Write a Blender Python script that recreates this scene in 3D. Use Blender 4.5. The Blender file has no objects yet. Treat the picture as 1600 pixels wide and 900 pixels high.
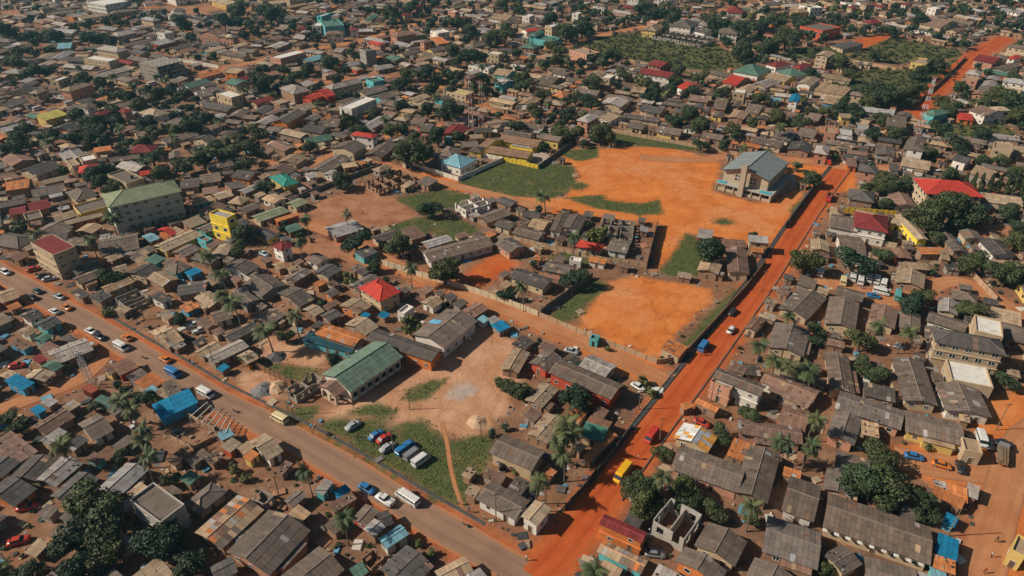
import bpy, math, random
import numpy as np
from mathutils import Vector, Matrix
R = math.radians
random.seed(7); rng = np.random.default_rng(7)
scene = bpy.context.scene
C = scene.collection
# ------------------------------------------------------------ camera, sky, sun, exposure
CAM_H, PITCH, FPX = 120.0, R(32.5), 1067.0
cam_d = bpy.data.cameras.new('camera'); cam = bpy.data.objects.new('camera', cam_d); C.objects.link(cam)
cam.location = (0, 0, CAM_H); cam.rotation_euler = (R(90) - PITCH, 0, 0)
cam_d.sensor_fit = 'HORIZONTAL'; cam_d.sensor_width = 36.0; cam_d.lens = 36.0 * FPX / 1600.0
cam_d.clip_start = 1.0; cam_d.clip_end = 30000.0
scene.camera = cam
SUN_EL, SUN_TO = R(37), R(4)            # elevation; heading the light travels towards (from +x towards +y)
w = bpy.data.worlds.new('World'); scene.world = w; w.use_nodes = True
nt = w.node_tree; nt.nodes.clear()
sky = nt.nodes.new('ShaderNodeTexSky'); sky.sky_type = 'NISHITA'; sky.sun_disc = False
sky.sun_elevation = SUN_EL; sky.sun_rotation = R(270) - SUN_TO
bg = nt.nodes.new('ShaderNodeBackground'); bg.inputs['Strength'].default_value = 0.05
wo = nt.nodes.new('ShaderNodeOutputWorld')
nt.links.new(sky.outputs[0], bg.inputs[0]); nt.links.new(bg.outputs[0], wo.inputs[0])
sd = bpy.data.lights.new('sun', 'SUN'); sd.energy = 5.0; sd.angle = R(0.55); sd.color = (1.0, 0.925, 0.80)
sun = bpy.data.objects.new('sun', sd); C.objects.link(sun); sun.location = (-200, 0, 300)
ldir = Vector((math.cos(SUN_TO) * math.cos(SUN_EL), math.sin(SUN_TO) * math.cos(SUN_EL), -math.sin(SUN_EL)))
sun.rotation_euler = ldir.to_track_quat('-Z', 'Y').to_euler()
vs = scene.view_settings; vs.view_transform = 'Standard'; vs.look = 'None'; vs.exposure = 0.10; vs.gamma = 1.0; vs.use_curve_mapping = False
scene.cycles.max_bounces = 5; scene.cycles.diffuse_bounces = 2; scene.cycles.transparent_max_bounces = 4

# ------------------------------------------------------------ photo pixel (1600x900) <-> ground
cp, sp = math.cos(PITCH), math.sin(PITCH)
def G(x, y, z=0.0):
    a = (x - 800) / FPX; b = (450 - y) / FPX
    dx, dy, dz = a, cp + b * sp, -sp + b * cp
    t = (z - CAM_H) / dz
    return Vector((dx * t, dy * t, z))
def PX(p):
    dz = p[2] - CAM_H
    dep = p[1] * cp - dz * sp; up = p[1] * sp + dz * cp
    return (800 + FPX * p[0] / dep, 450 - FPX * up / dep)
def scale_at(p): return FPX / (p[1] * cp + (CAM_H - p[2]) * sp)

# ------------------------------------------------------------ node helpers, materials
def mat_new(name, rough=0.85, spec=0.25):
    m = bpy.data.materials.new(name); m.use_nodes = True
    b = m.node_tree.nodes['Principled BSDF']; b.inputs['Roughness'].default_value = rough
    b.inputs['Specular IOR Level'].default_value = spec
    return m, m.node_tree, b
def node(t, kind, **kw):
    n = t.nodes.new(kind)
    for k, v in kw.items():
        if k in n.inputs: n.inputs[k].default_value = v
        else: setattr(n, k, v)
    return n
def ramp(t, src, p0, p1, c0=(0,0,0,1), c1=(1,1,1,1)):
    r = t.nodes.new('ShaderNodeValToRGB'); e = r.color_ramp.elements
    e[0].position = p0; e[1].position = p1; e[0].color = c0; e[1].color = c1
    t.links.new(src, r.inputs[0]); return r.outputs[0]
def mix(t, fac, a, b, mode='MIX'):
    n = t.nodes.new('ShaderNodeMix'); n.data_type = 'RGBA'; n.blend_type = mode
    for s, v in ((0, fac), (6, a), (7, b)):
        if isinstance(v, (int, float)): n.inputs[s].default_value = v
        elif isinstance(v, tuple): n.inputs[s].default_value = v if len(v) == 4 else v + (1,)
        else: t.links.new(v, n.inputs[s])
    return n.outputs[2]
def math_n(t, op, a, b=0.0):
    n = t.nodes.new('ShaderNodeMath'); n.operation = op
    for i, v in ((0, a), (1, b)):
        if isinstance(v, (int, float)): n.inputs[i].default_value = v
        else: t.links.new(v, n.inputs[i])
    return n.outputs[0]
def noise(t, scale, detail=4, rough=0.6, vec=None):
    n = node(t, 'ShaderNodeTexNoise', Scale=scale, Detail=detail, Roughness=rough)
    if vec is not None: t.links.new(vec, n.inputs['Vector'])
    return n.outputs['Fac']
def bump(t, b, h, strength, dist=0.1):
    n = node(t, 'ShaderNodeBump', Strength=strength, Distance=dist)
    t.links.new(h, n.inputs['Height']); t.links.new(n.outputs[0], b.inputs['Normal'])
def wpos(t): return t.nodes.new('ShaderNodeNewGeometry').outputs['Position']
M = {}
def solid(name, col, rough=0.85, var=0.3, scale=0.8, spec=0.25, metal=0.0):
    m, t, b = mat_new(name, rough, spec); p = wpos(t)
    f = noise(t, scale, 5, 0.65, p)
    lo = tuple(c * (1 - var) for c in col); hi = tuple(min(1, c * (1 + var)) for c in col)
    t.links.new(mix(t, ramp(t, f, .3, .7), lo, hi), b.inputs['Base Color']); b.inputs['Metallic'].default_value = metal
    M[name] = m; return m
def col_mat(name, rough, stain, scale, spec=0.25, stretch=None, dark=(.5,.45,.4), bumpy=0.0):
    """colour from the face attribute Col, broken up by procedural stains"""
    m, t, b = mat_new(name, rough, spec)
    a = node(t, 'ShaderNodeAttribute', attribute_name='Col'); p = wpos(t)
    f1 = noise(t, scale, 6, 0.7, p); f2 = noise(t, scale * 9, 3, 0.6, p)
    c = mix(t, math_n(t, 'MULTIPLY', ramp(t, f1, .48, .72), stain), a.outputs['Color'], mix(t, 1.0, a.outputs['Color'], dark, 'MULTIPLY'))
    c = mix(t, math_n(t, 'MULTIPLY', ramp(t, f2, .35, .75), stain * .6), c, mix(t, 1.0, c, (1.25, 1.2, 1.15), 'MULTIPLY'))
    t.links.new(c, b.inputs['Base Color'])
    if bumpy: bump(t, b, f2, bumpy, 0.05)
    M[name] = m; return m
col_mat('roof', 0.8, 0.75, 0.55, 0.2, dark=(.55, .47, .40), bumpy=0.3)
col_mat('wall', 0.9, 0.6, 0.35, 0.15, dark=(.62, .52, .44))
col_mat('plain', 0.85, 0.3, 0.6, 0.2)
solid('glass', (.015, .02, .024), 0.25, 0.3, 1.0, 0.5)
solid('frame', (.55, .52, .46), 0.7, 0.2)
solid('shutter', (.10, .055, .03), 0.7, 0.3)
solid('door', (.13, .07, .04), 0.7, 0.35)
solid('concrete', (.30, .27, .24), 0.9, 0.3, 0.5)
solid('dark_concrete', (.085, .078, .072), 0.9, 0.35, 0.6)
solid('rubber', (.012, .012, .012), 0.8, 0.2)
solid('chrome', (.45, .45, .45), 0.35, 0.1, spec=0.5)
solid('lamp', (.75, .72, .65), 0.3, 0.1)
solid('tail', (.35, .02, .015), 0.3, 0.1)
solid('bark', (.085, .06, .042), 0.95, 0.35, 2.0)
solid('palm_bark', (.16, .125, .095), 0.95, 0.3, 2.5)
solid('rust', (.16, .06, .03), 0.85, 0.4, 1.2)
solid('mast_red', (.42, .07, .035), 0.6, 0.2)
solid('mast_white', (.62, .60, .56), 0.6, 0.15)
solid('tank', (.012, .013, .015), 0.45, 0.2)
solid('timber', (.20, .13, .075), 0.9, 0.3)
solid('skin', (.075, .04, .025), 0.6, 0.1)
# vehicle paint and clothes take the object colour
for nm, ro, sp_ in (('paint', 0.28, 0.5), ('cloth', 0.9, 0.1)):
    m, t, b = mat_new(nm, ro, sp_); oi = t.nodes.new('ShaderNodeObjectInfo')
    f = noise(t, 1.3, 4, .6, wpos(t))
    t.links.new(mix(t, math_n(t, 'MULTIPLY', ramp(t, f, .45, .75), .45), oi.outputs['Color'], mix(t, .6, oi.outputs['Color'], (.30, .14, .07))), b.inputs['Base Color'])
    M[nm] = m
# leaves: per-leaf colour attribute x per-tree random
def leaf_mat(name, a_, b_):
    m, t, b = mat_new(name, 0.6, 0.25)
    a = node(t, 'ShaderNodeAttribute', attribute_name='Col'); oi = t.nodes.new('ShaderNodeObjectInfo')
    c = mix(t, oi.outputs['Random'], a_, b_)
    c = mix(t, 1.0, c, a.outputs['Color'], 'MULTIPLY')
    t.links.new(c, b.inputs['Base Color'])
    M[name] = m
leaf_mat('leaf', (.026, .050, .028), (.078, .086, .030))
leaf_mat('leaf_light', (.12, .13, .045), (.16, .16, .06))
leaf_mat('palm_leaf', (.050, .072, .030), (.095, .105, .042))
leaf_mat('grass', (.095, .108, .034), (.11, .12, .04))
# ------------------------------------------------------------ ground: one sheet, soil kinds in vertex attributes
def px_poly(s): 
    v = [float(k) for k in s.replace(',', ' ').split()]
    return [G(v[i], v[i+1]) for i in range(0, len(v), 2)]
SOIL = {   # kind: polygons in photo pixels
 'orange': ["868,246 893,234 1040,228 1098,244 1128,256 1112,300 1190,318 1243,296 1262,308 1232,358 1204,402 1150,380 1080,366 1040,352 930,338 855,334 800,320 690,292 640,277 668,268 800,307 880,310 902,282 900,262",
            "905,505 925,470 950,440 1000,432 1112,452 1112,470 1060,520 1030,556 960,535",
            "1030,352 1075,360 1060,400 1022,425 1028,380", "640,415 745,452 850,493 1040,565 1040,605 1000,600 900,545 800,500 720,470 640,440 580,400",
            "1220,258 1340,255 1335,300 1290,300 1240,285", "1500,640 1610,600 1610,910 1500,910 1545,830 1560,760 1540,700", "1390,700 1560,690 1560,760 1480,760 1400,730"],
 'red': ["716,432 774,394 812,412 770,442 742,452", "1310,66 1390,52 1470,80 1480,92 1400,80 1330,78"],
 'sand': ["475,655 560,612 640,588 700,540 750,508 802,528 812,600 775,660 742,692 690,680 640,668 600,655 520,650", "372,590 420,575 450,590 430,625 390,622", "405,520 500,545 510,575 420,570"],
 'brown': ["440,395 500,368 560,392 620,430 560,420 500,405", "462,332 570,284 622,312 656,336 590,357 578,361 515,363 470,356", "1500,352 1592,351 1590,371 1502,370", "255,12 350,6 400,14 330,24 270,22", "0,18 30,16 30,25 0,26"],
 'grass': ["712,287 790,250 850,256 896,260 898,282 884,302 858,310 800,306 760,301", "886,291 905,284 921,290 905,299", "884,309 944,304 945,312 1000,318 1030,312 1036,336 990,334 930,325",
           "874,236 935,231 934,246 905,252 880,244", "950,206 1092,228 1085,236 1000,228 955,222", "618,311 690,296 742,305 712,330 676,336 655,331", "588,361 655,339 682,345 672,367 640,366",
           "680,346 712,340 752,360 706,379 682,371", "858,494 925,436 952,444 905,490 880,508", "1070,530 1100,500 1152,448 1166,452 1110,520 1062,556", "1030,424 1074,364 1112,384 1098,432 1050,432",
           "548,642 590,631 622,640 612,655 575,653", "622,620 660,598 698,592 690,606 660,627 640,628", "622,662 660,656 700,690 700,700 680,790 640,745", "498,662 528,655 590,662 625,690 640,740 590,715 540,685",
           "505,662 530,656 600,666 640,704 662,662 700,692 774,680 764,715 722,795 640,745 560,700", "700,690 772,678 764,715 722,795 700,770 712,740", "860,400 920,390 985,402 920,416 830,398", "445,640 500,634 490,652 470,660", "420,630 480,665 470,668 410,636", "1010,82 1100,105 1080,116 1000,100",
           "480,668 510,683 620,752 612,756 500,690", "400,560 460,572 500,580 480,596 430,588", "1235,330 1262,300 1268,308 1240,345", "975,327 988,322 1002,326 990,332", "992,335 1003,331 1012,335 1003,339", "1112,346 1130,340 1152,347 1132,353"],
 'scrub': ["885,78 960,50 1030,54 1118,70 1172,100 1112,116 1000,96 905,84", "1215,76 1310,72 1330,92 1230,90", "1275,138 1330,110 1420,108 1504,90 1500,112 1428,170 1350,160 1300,152", "1395,58 1500,78 1502,90 1400,100 1340,94 1330,84", "1460,196 1560,190 1600,215 1500,215"],
 'grey': ["700,602 740,598 746,612 722,628 698,622", "845,232 862,248 845,258 800,240", "1215,282 1240,268 1244,290 1215,305"],
}
KINDS = ['orange', 'red', 'sand', 'brown', 'grass', 'scrub', 'grey']
POLY = {k: [np.array([(p.x, p.y) for p in px_poly(s)]) for s in SOIL[k]] for k in KINDS}
def sdist(P, poly):
    """signed distance (inside positive) of points P (n,2) to a polygon"""
    d = np.full(len(P), 1e9); ins = np.zeros(len(P), bool); n = len(poly)
    for i in range(n):
        a = poly[i]; b = poly[(i+1) % n]; ab = b - a; ap = P - a
        t = np.clip((ap @ ab) / max(1e-9, ab @ ab), 0, 1)
        q = ap - t[:, None] * ab; d = np.minimum(d, np.hypot(q[:, 0], q[:, 1]))
        c = (a[1] > P[:, 1]) != (b[1] > P[:, 1])
        with np.errstate(divide='ignore', invalid='ignore'):
            xi = (b[0]-a[0]) * (P[:, 1]-a[1]) / (b[1]-a[1]) + a[0]
        ins ^= c & (P[:, 0] < xi)
    return np.where(ins, d, -d)
def line_px(s): return [(p.x, p.y) for p in px_poly(s)]
ROADS = [  # name, width, pixels of the centre line, kind
 ('paved_road', 6.8, "-150,345 -60,395 20,437 90,478 150,511 205,545 270,583 325,617 400,655 470,692 545,735 640,793 750,858 830,905 930,965", 'asphalt'),
 ('dirt_road', 6.4, "838,905 868,872 925,800 978,727 1022,668 1100,566 1183,453 1217,403 1252,349 1287,299 1314,264", 'red'),
 ('dirt_lane', 5.5, "1040,596 960,556 880,522 800,488 740,466 640,425 575,392 540,372 480,350", 'lane'),
 ('far_street', 7.0, "-60,206 60,178 130,160 250,130 400,96 470,80 560,64 640,40 700,24", 'lane'),
 ('far_street', 7.5, "862,78 900,67 960,51 1040,35 1120,17 1180,4", 'lane'),
 ('far_street', 11.0, "1428,180 1440,168 1462,140 1492,112 1526,86 1570,60", 'red'),
 ('dirt_lane', 5.0, "600,256 650,276 720,292 800,312 860,330", 'lane'),
 ('dirt_lane', 6.0, "1000,246 1090,250 1150,243 1240,250 1330,262 1400,262", 'lane'),
 ('dirt_lane', 6.0, "1262,432 1340,456 1400,470 1480,440 1530,452 1600,500", 'lane'),
 ('dirt_lane', 7.0, "1400,715 1480,730 1560,735 1600,690 1660,640", 'lane'),
 ('dirt_lane', 7.0, "1585,700 1568,770 1545,850 1525,930", 'lane'),
 ('footpath', .9, "690,660 698,690 703,725 711,760 722,792", 'lane'),
 ('dirt_lane', 4.5, "0,640 60,618 130,590 160,560", 'lane'),
 ('dirt_lane', 4.5, "400,250 470,262 520,240 600,215 690,195", 'lane'),
 ('dirt_lane', 4.5, "500,130 600,120 700,140 760,170 800,190", 'lane'),
 ('dirt_lane', 4.5, "800,195 900,170 1000,180 1100,195 1200,200 1300,205", 'lane'),
]
def smooth_line(pts, step=3.0):
    out = []; n = len(pts)
    for i in range(n - 1):
        p0 = np.array(pts[max(0, i-1)]); p1 = np.array(pts[i]); p2 = np.array(pts[i+1]); p3 = np.array(pts[min(n-1, i+2)])
        k = max(1, int(np.linalg.norm(p2 - p1) / step))
        for j in range(k):
            t = j / k
            out.append(.5 * ((2*p1) + (p2-p0)*t + (2*p0-5*p1+4*p2-p3)*t*t + (3*p1-p0-3*p2+p3)*t**3))
    out.append(np.array(pts[-1])); return np.array(out)
ROADL = [(n, wd, smooth_line(line_px(s)), k) for n, wd, s, k in ROADS]
def dist_line(P, L, chunk=40000):
    L = L[::2] if len(L) > 40 else L
    out = np.full(len(P), 1e9)
    for i in range(len(L) - 1):
        a, b = L[i], L[i+1]; ab = b - a; ap = P - a
        t = np.clip((ap @ ab) / max(1e-9, ab @ ab), 0, 1); q = ap - t[:, None]*ab
        out = np.minimum(out, np.hypot(q[:, 0], q[:, 1]))
    return out
def axis(lo, hi, step, far):
    a = list(np.arange(lo, hi + .01, step)); s = step; x = hi
    while x < far: s *= 1.7; x += s; a.append(x)
    s = step; x = lo
    while x > -far: s *= 1.7; x -= s; a.insert(0, x)
    return np.array(a)
GX, GY = axis(-330, 330, 2.5, 9000), axis(50, 520, 2.5, 9000)
GX = np.unique(np.concatenate([GX, np.arange(-620, -330, 5.0), np.arange(335, 621, 5.0)])); GY = np.unique(np.concatenate([GY, np.arange(525, 900, 6.0)]))
nx, ny = len(GX), len(GY)
XX, YY = np.meshgrid(GX, GY); GP = np.stack([XX.ravel(), YY.ravel()], 1)
def sstep(x, a, b): t = np.clip((x - a) / (b - a), 0, 1); return t*t*(3-2*t)
masks = {k: np.zeros(len(GP)) for k in KINDS}
for k in KINDS:
    for poly in POLY[k]:
        lo, hi = poly.min(0) - 15, poly.max(0) + 15
        sel = np.where((GP[:, 0] > lo[0]) & (GP[:, 0] < hi[0]) & (GP[:, 1] > lo[1]) & (GP[:, 1] < hi[1]))[0]
        if len(sel): masks[k][sel] = np.maximum(masks[k][sel], sstep(sdist(GP[sel], poly), -5, 5))
near_sel = np.where((np.abs(GP[:, 0]) < 640) & (GP[:, 1] > 30) & (GP[:, 1] < 920))[0]
rd = np.zeros(len(GP))
for n_, wd, L, k in ROADL:
    if n_ == 'footpath': continue
    d = dist_line(GP[near_sel], L); v = sstep(-d, -(wd/2 + 7), -(wd/2 - 1)); rd[near_sel] = np.maximum(rd[near_sel], v * (1.0 if k == 'red' else (.8 if k == 'asphalt' else .6)))
masks['red'] = np.maximum(masks['red'], rd * .9)
def grid_faces(nx, ny):
    i = np.arange(nx - 1); j = np.arange(ny - 1); I, J = np.meshgrid(i, j)
    a = (J * nx + I).ravel(); return np.stack([a, a+1, a+1+nx, a+nx], 1)
def mesh_np(name, verts, faces):
    me = bpy.data.meshes.new(name); n = len(verts); f = len(faces); k = faces.shape[1]
    me.vertices.add(n); me.vertices.foreach_set('co', np.asarray(verts, np.float32).ravel())
    me.loops.add(f * k); me.loops.foreach_set('vertex_index', faces.astype(np.int32).ravel())
    me.polygons.add(f); me.polygons.foreach_set('loop_start', np.arange(f, dtype=np.int32) * k); me.polygons.foreach_set('loop_total', np.full(f, k, np.int32))
    me.update(calc_edges=True); return me
def set_attr(me, name, arr, domain='POINT'):
    a = me.attributes.new(name, 'FLOAT_COLOR', domain); arr = np.asarray(arr, np.float32)
    if arr.shape[1] == 3: arr = np.concatenate([arr, np.ones((len(arr), 1), np.float32)], 1)
    a.data.foreach_set('color', arr.ravel())
FACES = grid_faces(nx, ny)
mA = np.stack([masks['orange'], masks['red'], masks['sand'], masks['brown']], 1)
mB = np.stack([masks['grass'], masks['scrub'], masks['grey'], np.zeros(len(GP))], 1)
# ground material
m, t, b = mat_new('soil', 0.95, 0.1); p = wpos(t)
n1 = noise(t, .018, 5, .6, p); n1b = noise(t, .03, 4, .6, p); n2 = noise(t, .12, 6, .65, p); n3 = noise(t, 1.4, 5, .7, p); n4 = noise(t, .45, 5, .7, p)
base = mix(t, ramp(t, n1, .38, .62), (.17, .094, .058), (.28, .128, .064))
base = mix(t, ramp(t, n2, .48, .68), base, (.32, .185, .115))
base = mix(t, math_n(t, 'MULTIPLY', ramp(t, n4, .52, .68), .55), base, (.085, .052, .034))
A1 = node(t, 'ShaderNodeAttribute', attribute_name='mA'); B1 = node(t, 'ShaderNodeAttribute', attribute_name='mB')
sa = t.nodes.new('ShaderNodeSeparateColor'); t.links.new(A1.outputs['Color'], sa.inputs[0])
sb = t.nodes.new('ShaderNodeSeparateColor'); t.links.new(B1.outputs['Color'], sb.inputs[0])
edge = math_n(t, 'MULTIPLY', math_n(t, 'SUBTRACT', math_n(t, 'ADD', math_n(t, 'MULTIPLY', n2, .6), math_n(t, 'MULTIPLY', n4, .4)), .5), 1.3)
def gate(s, a=.30, b_=.70): return ramp(t, math_n(t, 'ADD', s, edge), a, b_)
def two(c0, c1, f, a=.4, b_=.62): return mix(t, ramp(t, f, a, b_), c0, c1)
base = mix(t, gate(A1.outputs['Alpha'], .3, .7), base, two((.30, .125, .062), (.40, .19, .10), n2))
base = mix(t, gate(sa.outputs[2], .3, .7), base, two((.43, .21, .11), (.54, .30, .175), n2))
base = mix(t, gate(sa.outputs[0], .3, .7), base, two(two(two((.54, .155, .034), (.66, .215, .052), n2), (.58, .235, .095), n1b, .48, .68), (.42, .13, .04), n4, .52, .8))
base = mix(t, gate(sa.outputs[1], .3, .8), base, two((.44, .085, .020), (.52, .135, .034), n2))
base = mix(t, gate(sb.outputs[2], .35, .6), base, two((.36, .27, .22), (.48, .36, .28), n4))
base = mix(t, gate(sb.outputs[1]), base, two((.075, .078, .030), (.16, .135, .05), n4))
base = mix(t, gate(sb.outputs[0], .34, .62), base, two(two((.066, .084, .028), (.12, .12, .04), n4, .4, .7), (.21, .145, .06), n2, .54, .72))
base = mix(t, math_n(t, 'MULTIPLY', ramp(t, n3, .35, .75), .30), base, mix(t, 1.0, base, (.62, .58, .55), 'MULTIPLY'))
def trail(sc, wd, off):
    mp = node(t, 'ShaderNodeMapping'); mp.inputs['Location'].default_value = (off, off*.7, 0); t.links.new(p, mp.inputs['Vector'])
    n = noise(t, sc, 2.5, .45, mp.outputs[0]); return ramp(t, math_n(t, 'ABSOLUTE', math_n(t, 'SUBTRACT', n, .5)), 0.0, wd, (1,1,1,1), (0,0,0,1))
base = mix(t, math_n(t, 'MULTIPLY', trail(.022, .010, 40), .45), base, mix(t, 1.0, base, (1.25, 1.3, 1.4), 'MULTIPLY'))
base = mix(t, math_n(t, 'MULTIPLY', trail(.035, .012, 90), .5), base, mix(t, 1.0, base, (.70, .66, .64), 'MULTIPLY'))
base = mix(t, math_n(t, 'MULTIPLY', trail(.05, .012, 7), .35), base, mix(t, 1.0, base, (.75, .70, .66), 'MULTIPLY'))
t.links.new(base, b.inputs['Base Color']); bump(t, b, math_n(t, 'ADD', n3, math_n(t, 'MULTIPLY', n4, 2.0)), .5, .25)
M['soil'] = m
def link(name, me, mats, parent=None, loc=None, rz=0.0):
    o = bpy.data.objects.new(name, me); C.objects.link(o)
    if parent is not None: o.parent = parent
    if loc is not None: o.location = loc
    if rz: o.rotation_euler = (0, 0, rz)
    if mats is not None and me is not None and not me.materials:
        for k in (mats if isinstance(mats, (list, tuple)) else [mats]): me.materials.append(M[k])
    return o
def struct(o): o['kind'] = 'structure'; return o
me = mesh_np('ground', np.concatenate([GP, np.zeros((len(GP), 1))], 1), FACES); set_attr(me, 'mA', mA); set_attr(me, 'mB', mB)
struct(link('ground', me, 'soil'))
# bare pitches and grassy plots: their own sheets a few millimetres up, same soil colours
fc = GP[FACES].mean(1)
ZOFF = 0.006
for kind, i, nm in [('orange', 0, 'dirt_pitch'), ('orange', 1, 'sandy_field'), ('sand', 0, 'sandy_yard'), ('brown', 1, 'bare_field'), ('red', 0, 'school_court')] + [('grass', i, 'grass_patch') for i in range(len(POLY['grass']))] + [('scrub', i, 'scrub_field') for i in range(4)]:
    inside = sdist(fc, POLY[kind][i]) > 0
    if inside.sum() < 1: continue
    F = FACES[inside]; u, inv = np.unique(F.ravel(), return_inverse=True)
    z = (len(KINDS) - 1 - KINDS.index(kind) if kind not in ('grass', 'scrub') else (8 + i % 9 if kind == 'grass' else 18 + i)) * .0012 + .004
    me = mesh_np(nm, np.concatenate([GP[u], np.full((len(u), 1), z)], 1), inv.reshape(-1, 4)); set_attr(me, 'mA', mA[u]); set_attr(me, 'mB', mB[u])
    struct(link(nm, me, 'soil'))
# roads: ribbons with a worn, dusty edge (attribute 0 at the verge, 1 on the carriageway)
def road_mat(name, c0, c1, e0, tracks):
    m, t, b = mat_new(name, 0.9, 0.15); p = wpos(t); a = node(t, 'ShaderNodeAttribute', attribute_name='edge')
    n2 = noise(t, .10, 6, .65, p); n3 = noise(t, 1.1, 5, .7, p); n4 = noise(t, .4, 4, .6, p)
    uv = node(t, 'ShaderNodeAttribute', attribute_name='along'); st = noise(t, 1.0, 5, .65, uv.outputs['Vector'])
    c = mix(t, ramp(t, n2, .35, .65), c0, c1)
    c = mix(t, math_n(t, 'MULTIPLY', ramp(t, st, .46, .66), .6), c, mix(t, 1.0, c, (.62, .58, .56), 'MULTIPLY'))
    c = mix(t, math_n(t, 'MULTIPLY', ramp(t, st, .50, .30), .5), c, mix(t, 1.0, c, (1.22, 1.25, 1.3), 'MULTIPLY'))
    c = mix(t, math_n(t, 'MULTIPLY', ramp(t, n3, .4, .75), .35), c, mix(t, 1.0, c, (.7, .66, .62), 'MULTIPLY'))
    sp2 = t.nodes.new('ShaderNodeSeparateColor'); t.links.new(a.outputs['Color'], sp2.inputs[0])
    c = mix(t, math_n(t, 'MULTIPLY', sp2.outputs[1], tracks), c, mix(t, 1.0, c, (.72, .68, .66), 'MULTIPLY'))
    f = ramp(t, math_n(t, 'ADD', sp2.outputs[0], math_n(t, 'MULTIPLY', math_n(t, 'SUBTRACT', n4, .5), 1.4)), .25, .75)
    t.links.new(mix(t, f, e0, c), b.inputs['Base Color']); bump(t, b, n3, .4, .12); M[name] = m
road_mat('asphalt', (.25, .145, .095), (.31, .18, .115), (.40, .16, .07), .5)
road_mat('red_dirt', (.40, .072, .017), (.50, .105, .027), (.41, .105, .034), .6)
road_mat('lane_dirt', (.40, .155, .062), (.48, .22, .10), (.33, .14, .065), .4)
for q, (nm, wd, L, k) in enumerate(ROADL):
    cols = [(-.5, 0, 0), (-.42, .6, 0), (-.32, 1, .2), (-.22, 1, 1), (-.1, 1, .1), (0, 1, 0), (.1, 1, .1), (.22, 1, 1), (.32, 1, .2), (.42, .6, 0), (.5, 0, 0)]
    T = np.gradient(L, axis=0); T /= np.linalg.norm(T, axis=1)[:, None]; N = np.stack([-T[:, 1], T[:, 0]], 1)
    wj = wd * (1.12 + .05 * np.sin(np.arange(len(L)) * .7))
    V = np.concatenate([np.concatenate([L + N * (c[0] * wj)[:, None], np.full((len(L), 1), .022 + q * .004)], 1)[:, None] for c in cols], 1).reshape(-1, 3)
    E = np.tile(np.array([(c[1], c[2], 0) for c in cols]), (len(L), 1))
    me = mesh_np(nm, V, grid_faces(len(cols), len(L))[:, ::-1]); set_attr(me, 'edge', E); dl = np.concatenate([[0], np.cumsum(np.linalg.norm(np.diff(L, axis=0), axis=1))]); set_attr(me, 'along', np.stack([np.tile([c[0]*wd*1.3 for c in cols], len(L)), np.repeat(dl, len(cols))*.045, np.full(len(L)*len(cols), q*7.0)], 1))
    struct(link(nm, me, {'asphalt': 'asphalt', 'red': 'red_dirt'}.get(k, 'lane_dirt')))
# concrete drains (kerbs) beside the two main roads
def offset_line(L, d):
    T = np.gradient(L, axis=0); T /= np.linalg.norm(T, axis=1)[:, None]; return L + np.stack([-T[:, 1], T[:, 0]], 1) * d
def strip(nm, L, wd, z0, z1, mt):
    T = np.gradient(L, axis=0); T /= np.linalg.norm(T, axis=1)[:, None]; N = np.stack([-T[:, 1], T[:, 0]], 1)
    n = len(L); V = []
    for s, z in ((-.5, z0), (-.5, z1), (.5, z1), (.5, z0)): V.append(np.concatenate([L + N*s*wd, np.full((n, 1), z)], 1))
    V = np.stack(V, 1).reshape(-1, 3)
    return struct(link(nm, mesh_np(nm, V, grid_faces(4, n)[:, ::-1]), mt))
LA, LB = ROADL[0][2], ROADL[1][2]
for d, wd in ((5.25, .2), (5.8, .2)): strip('kerb', offset_line(LA, d)[len(LA)*45//100:-9], wd, -.1, .14, 'dark_concrete')
strip('drain_channel', offset_line(LA, 5.525)[len(LA)*45//100:-9], .35, -.1, .045, 'dark_concrete')
for s in (-1, 1): strip('kerb', offset_line(LB, s*3.95)[8:], .3, -.1, .18, 'dark_concrete')
strip('drain_channel', offset_line(LB, 4.5)[8:], .8, -.1, .05, 'dark_concrete')
strip('kerb', offset_line(LB, 5.05)[8:], .3, -.1, .22, 'dark_concrete')
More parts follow.
